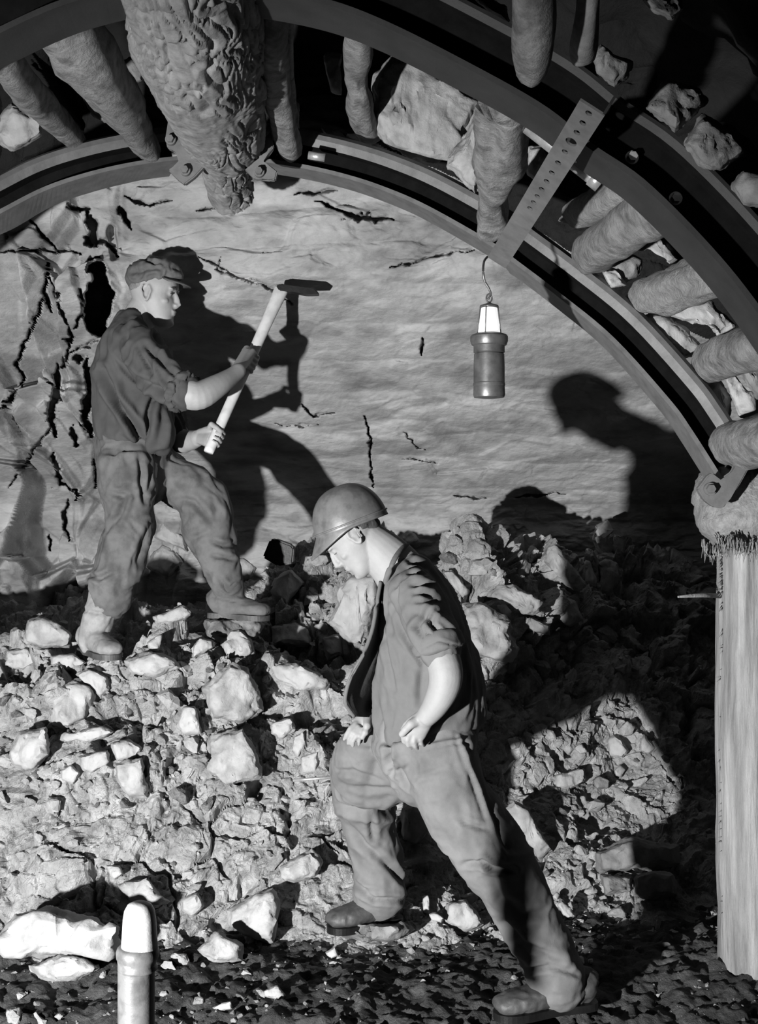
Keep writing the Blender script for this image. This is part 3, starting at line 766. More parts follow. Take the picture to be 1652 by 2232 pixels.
# perforated strap
strap = empty('perforated_strap', P(1185, 400, 3.3)); tag(strap, 'perforated flat steel strap linking the two arches above the lamp', 'steel strap')
a0, a1 = P(1290, 236, 2.60), P(1082, 573, 3.66); L_ = (a1 - a0).length; dx = (a1 - a0).normalized()
wx = Vector((.85, 0, -.53)); wx = (wx - dx * wx.dot(dx)).normalized(); nz_ = dx.cross(wx).normalized()
if nz_.y < 0: nz_ = -nz_
hw = .031
hp = [(1278, 244), (1268, 267), (1254, 286), (1243, 310), (1232, 327), (1213, 355), (1199, 375), (1188, 393), (1177, 411), (1168, 426), (1159, 440), (1152, 450)]
ts = []
for q in hp:   # distance along the strap
    best = min(np.linspace(0, 1, 800), key=lambda t: (826 + (a0 + dx * L_ * t).x / (a0 + dx * L_ * t).y * F - q[0]) ** 2 + (1116 - ((a0 + dx * L_ * t).z - CAMZ) / (a0 + dx * L_ * t).y * F - q[1]) ** 2)
    ts.append(best * L_)
bm = bmesh.new()
bounds = [0.0] + [(a + b_) / 2 for a, b_ in zip(ts, ts[1:])] + [ts[-1] + .03]
bounds[0] = 0.0
for i, t in enumerate(ts):
    lo_, hi_ = bounds[i], bounds[i + 1]
    rl, rw = (.017, .014) if i == 3 else (.010, .008)
    rl = min(rl, (hi_ - lo_) * .42)
    N_ = 16; out_, in_ = [], []
    c = (lo_ + hi_) / 2
    for k in range(N_):
        th = 2 * math.pi * k / N_; cx, sx_ = math.cos(th), math.sin(th)
        m_ = max(abs(cx), abs(sx_)); ox, oy = cx / m_ * (hi_ - lo_) / 2, sx_ / m_ * hw
        out_.append(bm.verts.new(a0 + dx * (c + ox) + wx * oy)); in_.append(bm.verts.new(a0 + dx * (c + cx * rl) + wx * sx_ * rw))
    for k in range(N_): bm.faces.new((out_[k], out_[(k + 1) % N_], in_[(k + 1) % N_], in_[k]))
v = [bm.verts.new(a0 + dx * t + wx * s) for t, s in ((bounds[-1], -hw), (bounds[-1], hw), (L_, hw), (L_, -hw))]; bm.faces.new(v)
bmesh.ops.remove_doubles(bm, verts=bm.verts, dist=.0006)
ex = bmesh.ops.extrude_face_region(bm, geom=bm.faces[:])
bmesh.ops.translate(bm, verts=[g for g in ex['geom'] if isinstance(g, bmesh.types.BMVert)], vec=nz_ * .006)
from_bm('perforated_plate', bm, M['steel'], strap, shade=False)
bm = bmesh.new()   # the turned-back edge of the strap
e0 = a0 + wx * hw + nz_ * .003; v = []
for t in (0, L_):
    for s, q in ((0, 0), (0, .05), (-.006, .05), (-.006, 0)): v.append(bm.verts.new(e0 + dx * t + wx * s + nz_ * q))
for k in range(4): bm.faces.new((v[k], v[(k + 1) % 4], v[4 + (k + 1) % 4], v[4 + k]))
bm.faces.new(v[:4]); bm.faces.new(v[4:])
from_bm('strap_edge', bm, M['steel_near'], strap, shade=False)

# tie bar behind the strap
bm = bmesh.new(); tube(bm, [P(1152, 272, 3.2), P(1305, 392, 3.2)], .024, 20)
tube(bm, [P(1292, 382, 3.2), P(1312, 398, 3.2)], .028, 20)
tag(recentre(from_bm('tie_bar', bm, M['bright'])), 'short shiny steel tube crossing behind the perforated strap', 'steel tube')
bm = bmesh.new(); tube(bm, [P(672, 338, 4.22), P(708, 344, 4.22)], .014, 16)
tag(recentre(from_bm('steel_pin', bm, M['bright'])), 'short bright pin sticking out where the far arch begins', 'steel pin')


# ------------------------------------------------------------------ timber
def log(name, pts, rads, mt, label, cat='log', group=None, amp=.006, fr=(30, 8, 30), furrow=0, n=28, seed=1, rings_=26, round_end=False, flat=1.0):
    """pts: [(px,py,Y)], rads px at that point"""
    A = spline([(*p, r) for p, r in zip(pts, rads)], rings_)
    C_ = [P(*a[:3]) for a in A]; R = [a[3] / F * a[2] for a in A]
    if round_end:
        d = (C_[-1] - C_[-2]).normalized()
        for k in (.35, .65, .85, .97):
            C_.append(C_[rings_ - 1] + d * R[rings_ - 1] * k); R.append(R[rings_ - 1] * math.sqrt(1 - k * k))
    bm = bmesh.new(); tube(bm, C_, R, n, flat=flat)
    me = D.meshes.new(name); bmesh.ops.recalc_face_normals(bm, faces=bm.faces); bm.to_mesh(me); bm.free()
    v, nn = vcoords(me); rm = max(R)
    d_ = (C_[-1] - C_[0]).normalized(); d_ = np.array(d_); al = v @ d_
    perp = v - al[:, None] * d_
    q = perp * 22 + np.outer(al * 5, d_)
    disp = fbm(q, seed, 3) * amp * 1.3 + fbm(v * 5, seed + 4, 2) * amp * 1.2
    if furrow:
        q = perp * 26 + np.outer(al * 3.6, d_); q2 = q + np.stack([fbm(v * 7, 3, 2)] * 3, 1) * 1.1
        a1_, a2_, _ = worley(q2, seed + 8); disp = disp - furrow * (1 - smooth(0, .16, a2_ - a1_)) * smooth(-.4, .2, fbm(v * 4, 15, 2) + .4 * (v[:, 0] - v[:, 0].mean()) * 6) + .12 * furrow * fbm(v * 60, 9, 2)
    setv(me, v + nn * disp[:, None])
    o = link(name, me, mt); tag(recentre(o), label, cat, group); return o


log('bark_log', [(330, -420, 2.3), (385, -120, 2.75), (425, 60, 3.15), (462, 200, 3.7), (484, 275, 4.0), (492, 335, 4.25), (496, 380, 4.45), (505, 425, 4.6)], [165, 155, 142, 115, 93, 60, 54, 50], M['bark'], 'thick log with deeply furrowed bark running overhead at the crown between the arches', furrow=.015, amp=.006, n=260, rings_=300, seed=4)
log('roof_log', [(-70, 20, 3.15), (20, 150, 3.35), (90, 230, 3.8), (165, 305, 4.25)], [46, 42, 34, 20], M['log'], 'leftmost roof pole tapering onto the far arch at the left edge', seed=5, round_end=True)
log('roof_log', [(40, -90, 3.12), (115, 20, 3.2), (190, 120, 3.4), (262, 225, 3.8), (322, 325, 4.3)], [60, 64, 64, 54, 28], M['log'], 'broad split pole left of the bark log, resting on the far arch', seed=6, amp=.01, round_end=True)
log('roof_log', [(588, -50, 3.15), (592, 90, 3.35), (606, 210, 3.8), (633, 325, 4.25)], [44, 36, 32, 26], M['log'], 'straight round pole just right of the bark log', seed=7, round_end=True)
log('roof_lath', [(632, 30, 3.5), (632, 150, 3.9), (640, 290, 4.4)], [8, 9, 10], M['log'], 'thin pale lath behind the straight pole', 'lath', seed=8, amp=.003)
log('roof_log', [(785, 60, 3.6), (775, 150, 3.9), (785, 235, 4.2), (803, 295, 4.45)], [26, 24, 30, 26], M['log'], 'short crooked stick left of the large roof slab', seed=9, amp=.01)
log('roof_log', [(1100, 220, 3.15), (1090, 330, 3.4), (1078, 430, 3.8), (1072, 500, 4.0)], [62, 56, 34, 24], M['log'], 'stubby wedge pole left of the perforated strap, tapering onto the far arch', seed=10, amp=.012, round_end=True)
log('roof_log', [(1175, -420, 2.1), (1162, 40, 2.4), (1158, 150, 2.55)], [46, 44, 40], M['log'], 'dim upright pole with rounded end hanging in front of the near arch', seed=11, round_end=True)
log('roof_log', [(1310, -420, 2.15), (1278, 30, 2.5), (1270, 120, 2.65)], [34, 30, 26], M['bark'], 'dim pole in the dark right of the rounded hanging pole', seed=12)
log('side_log', [(1470, 430, 3.05), (1400, 475, 3.35), (1340, 515, 3.65), (1290, 553, 3.95)], [58, 56, 54, 48], M['log'], 'thick lagging log with rounded end right of the perforated strap', seed=13, round_end=True, amp=.008)
log('side_log', [(1400, 400, 3.3), (1330, 430, 3.6), (1255, 462, 4.0)], [36, 38, 34], M['fibre'], 'stubby lagging log just above the thick rounded one', seed=14, amp=.008)
log('side_log', [(1640, 580, 3.2), (1540, 610, 3.5), (1460, 635, 3.8), (1385, 655, 4.1)], [52, 48, 46, 30], M['fibre'], 'rough split lagging log halfway down the right side', seed=15, amp=.014)
log('side_log', [(1760, 720, 3.1), (1660, 752, 3.4), (1590, 775, 3.7), (1552, 792, 3.9)], [50, 48, 46, 44], M['log'], 'rounded lagging log beside the right edge, below the rough split one', seed=16, round_end=True, amp=.008)
log('side_log', [(1800, 940, 3.1), (1700, 950, 3.35), (1640, 960, 3.6), (1598, 970, 3.82)], [52, 50, 50, 47], M['log'], 'lowest rounded lagging log, just above the prop head', seed=17, round_end=True, amp=.008)
# springing log with frayed end and the prop
o = log('prop_head_log', [(1612, 1098, 4.6), (1618, 1098, 4.3), (1628, 1096, 4.0), (1632, 1096, 3.88)], [92, 98, 106, 108], M['fibre'], 'frayed short log lying on top of the right timber prop', seed=18, amp=.014, n=90, rings_=70, round_end=True)
o = log('timber_prop', [(1640, 1150, 3.88), (1642, 1300, 3.88), (1642, 1500, 3.88), (1645, 1700, 3.88), (1647, 1900, 3.88), (1650, 2050, 3.88), (1658, 2165, 3.9)], [74, 76, 82, 84, 84, 84, 92], M['post'], 'thick peeled timber prop standing at the right edge', 'prop', seed=19, amp=.003, n=72, rings_=120)
bm = bmesh.new()
for k in range(120):   # frayed fibres hanging from the log end, one fringe
    x = 1532 + 1.1 * k + random.uniform(-3, 3); y = 1178 + 8 * math.sin(k * .09) + random.uniform(-8, 8); yy = 3.72 + random.uniform(-.03, .04)
    tube(bm, [P(x, y, yy), P(x + random.uniform(-4, 4), y + random.uniform(10, 20), yy), P(x + random.uniform(-8, 8), y + random.uniform(20, 44), yy)], [.0022, .0016, .0004], 5)
for k in range(90):
    y = random.uniform(1185, 1290) if k < 60 else random.uniform(1290, 2000); x = 1567 + random.uniform(-1, 5)
    tube(bm, [P(x + 6, y, 3.85), P(x - random.uniform(1, 9), y + random.uniform(0, 16), 3.83)], [.0016, .0004], 5)
from_bm('bark_fringe', bm, M['fibre'], D.objects['timber_prop'])['kind'] = 'stuff'
D.objects['bark_fringe'].parent = None
D.objects['bark_fringe'].parent = D.objects['timber_prop']; bpy.context.view_layer.update(); D.objects['bark_fringe'].matrix_parent_inverse = D.objects['timber_prop'].matrix_world.inverted()
bm = bmesh.new(); tube(bm, [P(1570, 1299, 3.86), P(1530, 1297, 3.8), P(1478, 1301, 3.72)], [.008, .007, .003], 8)
so = from_bm('twig', bm, M['fibre']); so.parent = D.objects['timber_prop']; so.matrix_parent_inverse = D.objects['timber_prop'].matrix_world.inverted(); so['label'] = 'pale stub of a twig sticking out to the left'

ROOF = [
    ([(0, 255), (25, 225), (90, 250), (92, 295), (30, 330), (-25, 300)], 4.3, .15, RA, 'bright stone under the leftmost roof pole'),
    ([(172, 195), (195, 200), (235, 250), (232, 270), (205, 255), (180, 215)], 4.3, .06, RC, 'small pale chip wedged left of the broad split pole'),
    ([(268, 132), (285, 124), (308, 150), (310, 178), (296, 180)], 4.2, .05, RC, 'pale chip between the broad split pole and the bark log'),
    ([(636, 215), (654, 225), (652, 285), (640, 280)], 4.5, .05, RA, 'narrow pale stone beside the thin lath'),
    ([(705, 115), (745, 118), (742, 205), (722, 200), (712, 160)], 4.5, .07, RA, 'bright upright flake left of the crooked stick'),
    ([(700, 280), (740, 285), (760, 305), (715, 302)], 4.5, .06, RC, 'grey flake lying above the start of the far arch rail'),
    ([(812, 190), (835, 135), (860, 112), (905, 120), (1055, 222), (1012, 312), (985, 352), (890, 345), (835, 312), (815, 255)], 4.35, .14, RB, 'large pale roof slab resting above the far arch rail'),
    ([(970, 360), (1010, 310), (1045, 235), (1085, 250), (1060, 330), (1035, 420)], 4.05, .12, RB, 'grey slab leaning behind the stubby wedge pole'),
    ([(1152, 320), (1185, 318), (1190, 345), (1165, 395), (1150, 380)], 4.1, .09, RA, 'pale stone seen behind the perforated strap'),
    ([(1215, 482), (1245, 450), (1300, 460), (1330, 480), (1240, 488)], 4.1, .08, RA, 'bright stone wedged between two lagging logs right of the strap'),
    ([(1335, 570), (1380, 555), (1400, 565), (1395, 600), (1350, 622), (1330, 610)], 4.05, .1, RC, 'dark grey stone under the thick rounded lagging log'),
    ([(1378, 545), (1425, 505), (1475, 565), (1460, 575), (1440, 535), (1395, 540)], 4.1, .06, RA, 'bright curved flake between the thick log and the near arch'),
    ([(1310, 590), (1345, 588), (1365, 622), (1332, 628)], 4.0, .07, RA, 'pale chip touching the far arch rail'),
    ([(1392, 690), (1440, 680), (1500, 725), (1530, 760), (1495, 780), (1450, 745)], 4.0, .09, RB, 'long grey wedge stone above the far arch rail on the right'),
    ([(1440, 670), (1545, 655), (1600, 715), (1570, 735), (1555, 710), (1470, 695)], 4.0, .1, RA, 'bright angular slab between the rough split log and the rounded log'),
    ([(1528, 835), (1570, 825), (1592, 870), (1590, 920), (1560, 910)], 3.98, .09, RB, 'flat grey stone under the rounded lagging log at the right edge'),
    ([(1575, 820), (1600, 812), (1650, 870), (1652, 905), (1615, 910)], 3.9, .09, RA, 'bright stone at the right edge above the lowest lagging log'),
    ([(1600, 790), (1680, 760), (1700, 860), (1650, 870)], 3.8, .1, RC, 'dark stone at the right edge between lagging logs'),
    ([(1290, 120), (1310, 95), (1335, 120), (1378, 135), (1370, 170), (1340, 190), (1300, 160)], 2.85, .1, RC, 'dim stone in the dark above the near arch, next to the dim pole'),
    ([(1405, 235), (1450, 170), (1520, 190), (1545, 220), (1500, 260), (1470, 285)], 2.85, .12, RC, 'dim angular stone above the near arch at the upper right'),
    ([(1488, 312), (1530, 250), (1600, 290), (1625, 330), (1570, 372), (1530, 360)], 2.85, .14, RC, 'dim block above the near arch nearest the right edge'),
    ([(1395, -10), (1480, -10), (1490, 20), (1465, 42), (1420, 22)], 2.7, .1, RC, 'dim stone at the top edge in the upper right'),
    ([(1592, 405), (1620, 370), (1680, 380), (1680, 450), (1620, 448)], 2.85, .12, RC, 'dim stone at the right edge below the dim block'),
    ([(1028, -10), (1060, -5), (1105, 15), (1110, 50), (1070, 30)], 3.1, .06, RC, 'dim chip at the top edge left of the hanging rounded pole'),
]
for i, (pts, Yc, th, mt, lab) in enumerate(ROOF):
    tag(outline_rock(pts, Yc, th, 'roof_stone', mt, 300 + i), lab, 'rock')

# ------------------------------------------------------------------ hanging lamp
LY = 3.62
lamp = empty('miners_lamp', P(1066, 866, LY)); tag(lamp, 'lit miner\'s lamp with dark cylindrical casing hanging from a wire hook', 'lamp')


def lathe(prof, cx, Yc, n=40):
    """prof: [(r px, y px)]"""
    bm = bmesh.new(); rings = []
    for r, y in prof:
        c = P(cx, y, Yc); R = r / F * Yc
        rings.append([bm.verts.new(c + Vector((R * math.cos(2 * math.pi * k / n), R * math.sin(2 * math.pi * k / n), 0))) for k in range(n)])
    for a, b_ in zip(rings, rings[1:]):
        for k in range(n): bm.faces.new((a[k], a[(k + 1) % n], b_[(k + 1) % n], b_[k]))
    bm.faces.new(rings[0]); bm.faces.new(rings[-1][::-1]); return bm


from_bm('casing', lathe([(30, 752), (34, 754), (34, 768), (31, 770), (33, 772), (34, 800), (34, 834), (35, 836), (35, 840), (34, 842), (35, 860), (33, 866), (20, 868)], 1066, LY), M['lampbody'], lamp)
from_bm('collar', lathe([(26, 726), (38, 730), (41, 734), (41, 744), (38, 752), (30, 756)], 1066, LY), M['lampbody'], lamp)
from_bm('lamp_glass', lathe([(12, 668), (17, 669), (24, 724), (25, 730), (12, 732)], 1066, LY), M['glow'], lamp)
cr = from_bm('cap', lathe([(3, 660), (8, 662), (20, 666), (21, 670), (16, 672)], 1066, LY), M['lampbody'], lamp)
for k in range(4):
    th = math.pi * (.5 * k + .37); bm = bmesh.new(); c0, c1 = P(1066, 668, LY), P(1066, 730, LY); r0, r1 = 20 / F * LY, 27 / F * LY
    dv = Vector((math.cos(th), math.sin(th), 0)); tube(bm, [c0 + dv * r0, c1 + dv * r1], .0016, 8)
    from_bm('guard_rod', bm, M['lampbody'], lamp)
bm = bmesh.new()
hk = spline([(1062, 560, 3.7), (1055, 570, 3.66), (1053, 590, 3.62), (1056, 612, 3.62), (1066, 630, 3.62), (1069, 641, 3.62), (1064, 652, 3.62)], 40)
tube(bm, [P(*a) for a in hk], .0035, 10)
ring_ = [P(1066 + 6 * math.sin(a), 650 + 9 * math.cos(a), LY) for a in np.linspace(0, 2 * math.pi, 20)]; tube(bm, ring_, .0025, 8, cap=False)
from_bm('hook', bm, M['lampbody'], lamp)

for o_ in lamp.children:
    if o_.name.startswith(('casing', 'collar')): o_.data.set_sharp_from_angle(angle=.45)
# foreground pipe
YP = 2.25
pipe = empty('upright_pipe', P(300, 2300, YP)); tag(pipe, 'pale upright pipe with a bulged collar standing close by at the lower left', 'pipe')
from_bm('pipe_shaft', lathe([(40, 2560), (40, 2300), (40, 2100), (41, 2090), (39, 2088)], 297, YP), M['pipe'], pipe)
from_bm('pipe_collar', lathe([(38, 2116), (43, 2112), (43, 2106), (40, 2102), (41, 2094), (46, 2086), (47, 2074), (44, 2066), (40, 2062)], 300, YP), M['pipe'], pipe)
from_bm('pipe_cap', lathe([(40, 2068), (38, 2040), (36, 2005), (33, 1985), (26, 1972), (14, 1966)], 304, YP), mat('glare_pale_cap', .42, .3, spec=.6, var=.05), pipe)['label'] = 'rounded cap coloured paler for the lamp glare on it'  # glare of the close lamp put into a paler cap colour

# thin rod by the walking man
bm = bmesh.new(); tube(bm, [P(638, 1701, 4.15), P(740, 1693, 4.15)], .005, 10)
tag(recentre(from_bm('thin_rod', bm, M['bright'])), 'thin pale rod sticking out left of the walking man\'s thigh', 'rod')
# black box-like thing on the crest
bm = bmesh.new(); plate(bm, [P(*q, 5.5) for q in ((572, 1215), (588, 1176), (598, 1174), (636, 1188), (641, 1196), (638, 1229), (605, 1234))], .12)
bmesh.ops.bevel(bm, geom=bm.edges[:], offset=.008, segments=2, affect='EDGES')
tag(recentre(from_bm('black_block', bm, M['black_iron'], shade=False)), 'black block lying on the heap crest left of the helmet', 'block')


# ------------------------------------------------------------------ people
def R3(fwd, up):
    f = Vector(fwd).normalized(); u = Vector(up); u = (u - f * u.dot(f)).normalized(); l = u.cross(f)
    return Matrix((f, l, u)).transposed()   # columns: forward, left, up


def head(bm, O, R, s=1.0):
    """head in local axes x forward, y left, z up; origin between the ears"""
    T = lambda x, y, z: Vector(O) + R @ (Vector((x, y, z)) * s)
    prof = [(.131, .010, -.018, .012), (.124, .042, -.052, .035), (.106, .072, -.078, .058), (.08, .088, -.092, .070), (.055, .094, -.097, .0755), (.036, .0955, -.096, .0765), (.022, .090, -.094, .076),
            (.008, .085, -.090, .0745), (-.01, .0865, -.083, .0725), (-.028, .088, -.072, .069), (-.045, .0895, -.058, .064), (-.06, .089, -.044, .060), (-.075, .0865, -.030, .056), (-.09, .088, -.012, .050), (-.104, .086, .008, .041), (-.115, .077, .028, .028), (-.119, .066, .040, .012)]
    A = spline([p for p in prof], 44); n = 40; rings = []
    for z, xf, xb, wd in A:
        cx = (xf + xb) * .5 - .006; ring = []
        for k in range(n):
            th = 2 * math.pi * k / n; c, sn = math.cos(th), math.sin(th)
            e_ = 2.35 if c > 0 else 2.0
            den = (abs(c) ** e_ + abs(sn) ** e_) ** (1 / e_)
            c2, s2 = c / den, sn / den
            x = cx + (xf - cx if c2 > 0 else cx - xb) * c2; y = wd * s2
            if x > .03:   # eye sockets, hollow under the cheekbone
                for sd in (-1, 1):
                    x -= .0125 * math.exp(-((y - sd * .030) / .015) ** 2 - ((z - .012) / .012) ** 2)
                    x -= .004 * math.exp(-((y - sd * .045) / .02) ** 2 - ((z + .05) / .02) ** 2)
            ring.append(bm.verts.new(T(x, y, z)))
        rings.append(ring)
    for a, b_ in zip(rings, rings[1:]):
        for k in range(n): bm.faces.new((a[k], a[(k + 1) % n], b_[(k + 1) % n], b_[k]))
    bm.faces.new(rings[0]); bm.faces.new(rings[-1][::-1])
    E = lambda x, y, z, a, b_, c, rt=None: ball(bm, T(x, y, z), (a * s, b_ * s, c * s), R @ (rt if rt else Matrix.Identity(3)))
    # nose
    tube(bm, [T(.082, 0, .022), T(.090, 0, .008), T(.098, 0, -.010), T(.104, 0, -.024), T(.097, 0, -.033), T(.086, 0, -.037)],
         [(.0062 * s, .008 * s), (.0068 * s, .010 * s), (.0075 * s, .0115 * s), (.0085 * s, .0105 * s), (.0105 * s, .0085 * s), (.011 * s, .007 * s)], 12, axis=(R @ Vector((1, 0, 0))))
    E(.1075, 0, -.0245, .0085, .0075, .0068)
    for sd in (-1, 1):
        E(.095, sd * .0110, -.030, .010, .0052, .0065)                                        # nostril wing
        E(.0725, sd * .031, .0115, .0125, .0130, .0105)                                        # eyeball and lids
        E(.0815, sd * .033, .0285, .010, .020, .0058)                                         # brow
        E(.059, sd * .043, -.020, .019, .017, .014)                                          # cheekbone
        rt = Matrix.Rotation(.22, 3, 'Y')
        # ear: rim, lobe, bowl
        pts = [T(-.004 + .0185 * math.sin(a) * (1 if math.cos(a) > 0 else .72) - .10 * .032 * math.cos(a), sd * (.0795 + .006 * (math.sin(a) < 0)), .002 + .031 * math.cos(a)) for a in np.linspace(.5, 5.9, 18)]
        tube(bm, pts, .0042 * s, 8)
        E(-.002, sd * .076, -.024, .0085, .0055, .010); E(-.003, sd * .073, .0, .013, .0055, .024)
    E(.0895, 0, -.0535, .0085, .0215, .0052); E(.0875, 0, -.0635, .0085, .0185, .0058)        # lips
    E(.079, 0, -.099, .014, .021, .014)                                                       # chin
    return T


def brows_eyes(T, s, person, shut=False):
    for sd in (-1, 1):
        bm = bmesh.new(); tube(bm, [T(.0945 - .012 * q * q, sd * (.014 + .034 * q), .029 + .006 * math.sin(q * 2.6)) for q in np.linspace(0, 1, 7)], [.0022 * s, .0034 * s, .0038 * s, .0036 * s, .0032 * s, .0026 * s, .0012 * s], 8)
        from_bm('eyebrow', bm, M['hair'], person)
        bm = bmesh.new()
        z = .005 if shut else .010; h = .0012 if shut else .0030
        tube(bm, [T(.0840 - .0065 * (q - .45) ** 2 * 4, sd * (.021 + .020 * q), z + .001 * math.sin(q * 3)) for q in np.linspace(0, 1, 7)], [.0008 * s, h * .8 * s, h * s, h * s, h * s, h * .8 * s, .0008 * s], 8)
        from_bm('eye', bm, M['hair'], person)


def finger(bm, pts, r0):
    k = len(pts); rad = [r0 * (1 - .13 * i) for i in range(k)]; chain(bm, pts, rad, 10)


def grip_hand(bm, C, axis, to_wrist, side, Rh, wrist, s=1.0):
    """hand closed around a handle. C centre of grip on the handle axis; axis points to the thumb side;
       to_wrist from handle toward wrist; side = +-1 turning sense of the fingers"""
    a = Vector(axis).normalized(); t = Vector(to_wrist); t = (t - a * t.dot(a)).normalized(); q = a.cross(t) * side
    C = Vector(C)
    # back of hand: from wrist over the handle flank
    k0 = C + t * (.062 * s) + q * (Rh * .2); 
    for i, off in enumerate((.030, .010, -.010, -.029)):
        r0 = (.0095, .0100, .0096, .0085)[i] * s; R0 = Rh + r0 * .8
        an = [0.35, 1.15, 2.05, 3.0, 3.8]
        pts = []
        for j, w_ in enumerate(an):
            rr2 = R0 * (1.35 if j == 0 else 1.15 if j == 1 else 1.0)
            pts.append(C + a * (off * s * (1 - .03 * j)) + t * (math.cos(w_) * rr2) + q * (math.sin(w_) * rr2))
        finger(bm, pts, r0)
        chain(bm, [pts[0], C + a * off * s * .85 + t * .052 * s + q * .012 * s, Vector(wrist) + a * off * s * .45], [r0 * 1.15, r0 * 1.35, r0 * 1.5], 10)
    tube(bm, [C + t * (Rh + .006), C + t * .045 * s, Vector(wrist)], [(.036 * s, .014 * s), (.036 * s, .017 * s), (.027 * s, .020 * s)], 16, axis=q)
    # thumb: leaves the side of the palm near its base, closes over the fingers from the other side
    th = [Vector(wrist) + a * .018 * s - q * .008, C + a * .034 * s + t * .042 * s - q * .016, C + a * .040 * s + t * (Rh * .4) - q * (Rh + .013), C + a * .030 * s - t * (Rh * .75) - q * (Rh * .9), C + a * .022 * s - t * (Rh * 1.25) - q * (Rh * .1)]
    chain(bm, th, [.015 * s, .0145 * s, .0118 * s, .0108 * s, .0095 * s], 10)


def boot(bm, ankle, toe_dir, L_=.29, h=.11, wd=.05, heel=True, down=Vector((0, 0, -1))):
    """boot: ankle point above the heel, toe_dir direction of the toe"""
    t = Vector(toe_dir).normalized(); u = -down; u = (u - t * u.dot(t)).normalized(); y = t.cross(u)
    A = Vector(ankle) - u * h
    secs = [(-.07, .045, .045, .85), (-.055, .052, .060, .9), (-.02, .058, .062, .95), (.04, .050, .062, 1), (.09, .040, .064, 1.05), (.14, .034, .070, 1.1), (.18, .031, .066, 1.05), (.205, .026, .050, .9), (.215, .018, .030, .6)]
    k = L_ / .285
    cs = [A + t * (a * k) + u * (b_) for a, b_, c, d in secs]
    tube(bm, cs, [(c * wd / .05 * .78 if True else c, b_ * .98) for a, b_, c, d in secs], 20, axis=u)
    tube(bm, [A + u * .03, A + u * h, A + u * (h + .03)], [(.050, .048), (.046, .044), (.044, .042)], 18, axis=t)
    ball(bm, A + u * .055 + t * .035, (.05, .05, .05))
    return A, t, u, y, k


def sole(A, t, u, y, k, mt, parent):
    bm = bmesh.new(); out = [(-.078, .0), (-.07, .032), (-.03, .040), (.03, .036), (.08, .042), (.14, .053), (.185, .047), (.212, .028), (.222, 0)]
    out = out + [(a, -b_) for a, b_ in out[-2:0:-1]]; out = [tuple(q) for q in spline(out + [out[0]], 49)[:-1]]
    lo_ = [bm.verts.new(A + t * a * k + y * b_ - u * .012) for a, b_ in out]; hi_ = [bm.verts.new(A + t * a * k + y * b_ + u * .010) for a, b_ in out]
    bm.faces.new(lo_[::-1]); bm.faces.new(hi_); n = len(out)
    for i in range(n): bm.faces.new((lo_[i], lo_[(i + 1) % n], hi_[(i + 1) % n], hi_[i]))
    return from_bm('sole', bm, mt, parent, shade=False)


def N(px_, py_, Y_, r):
    """node: point and radius from pixels"""
    return P(px_, py_, Y_), (r[0] / F * Y_, r[1]) if isinstance(r, tuple) else r / F * Y_


def limb(bm, nodes, n=24, k=None, ball_ends=True):
    """nodes (px,py,Y,across px,depth m) smoothed into one loft; the picture-plane radius is across"""
    A = spline([tuple(a) for a in nodes], k or len(nodes) * 4)
    pts = [P(*a[:3]) for a in A]; rad = [(a[3] / F * a[2], a[4]) for a in A]
    tube(bm, pts, rad, n, axis=Vector((0, 1, 0)))
    if ball_ends:
        for i in (0, -1): ball(bm, pts[i], min(rad[i]) * .98)
    return pts, rad


def child(name, me, mt, parent):
    o = link(name, me, mt); o.parent = parent; o.matrix_parent_inverse = parent.matrix_world.inverted(); return o


# ---- the walking man in the helmet
YW = 3.7
bm = bmesh.new()
hw_R = R3((-.68, -.06, -.73), (-.73, 0, .68)); HO = P(770, 1171, YW)
T = head(bm, HO, hw_R, .91)
limb(bm, [(800, 1172, YW, 40, .056), (830, 1202, YW, 50, .060), (862, 1235, YW, 56, .068), (890, 1275, YW, 62, .10)])
limb(bm, [(885, 1265, YW, 55, .13), (905, 1320, YW, 75, .17), (915, 1420, YW, 84, .15), (925, 1520, YW, 84, .14), (935, 1600, YW, 85, .15), (945, 1650, YW, 80, .15)])
# near arm
limb(bm, [(905, 1300, 3.54, 40, .055), (938, 1380, 3.47, 36, .05), (968, 1445, 3.42, 38, .052), (970, 1490, 3.41, 36, .048), (950, 1535, 3.42, 29, .040), (926, 1566, 3.44, 22, .032)])
W = P(926, 1566, 3.44)
# near hand: resting on the hip, thumb forward
palm = P(903, 1592, 3.455)
tube(bm, [W, P(914, 1578, 3.45), palm, P(893, 1604, 3.47)], [(.028, .024), (.034, .022), (.038, .019), (.034, .015)], 16, axis=Vector((0, 1, 0)))
fs_ = [[(884, 1592, 3.455), (878, 1604, 3.455), (880, 1616, 3.465), (886, 1622, 3.485)], [(892, 1600, 3.45), (888, 1612, 3.448), (890, 1624, 3.457), (896, 1630, 3.478)],
       [(904, 1604, 3.45), (902, 1616, 3.448), (905, 1626, 3.457), (910, 1632, 3.478)], [(915, 1602, 3.455), (916, 1612, 3.452), (919, 1621, 3.462), (923, 1626, 3.48)]]
for q, r in zip(fs_, (.0100, .0103, .0098, .0090)): finger(bm, [P(*a) for a in q], r)
chain(bm, [P(912, 1570, 3.435), P(896, 1578, 3.425), P(884, 1590, 3.425), P(876, 1600, 3.435)], [.015, .014, .012, .0105], 10)
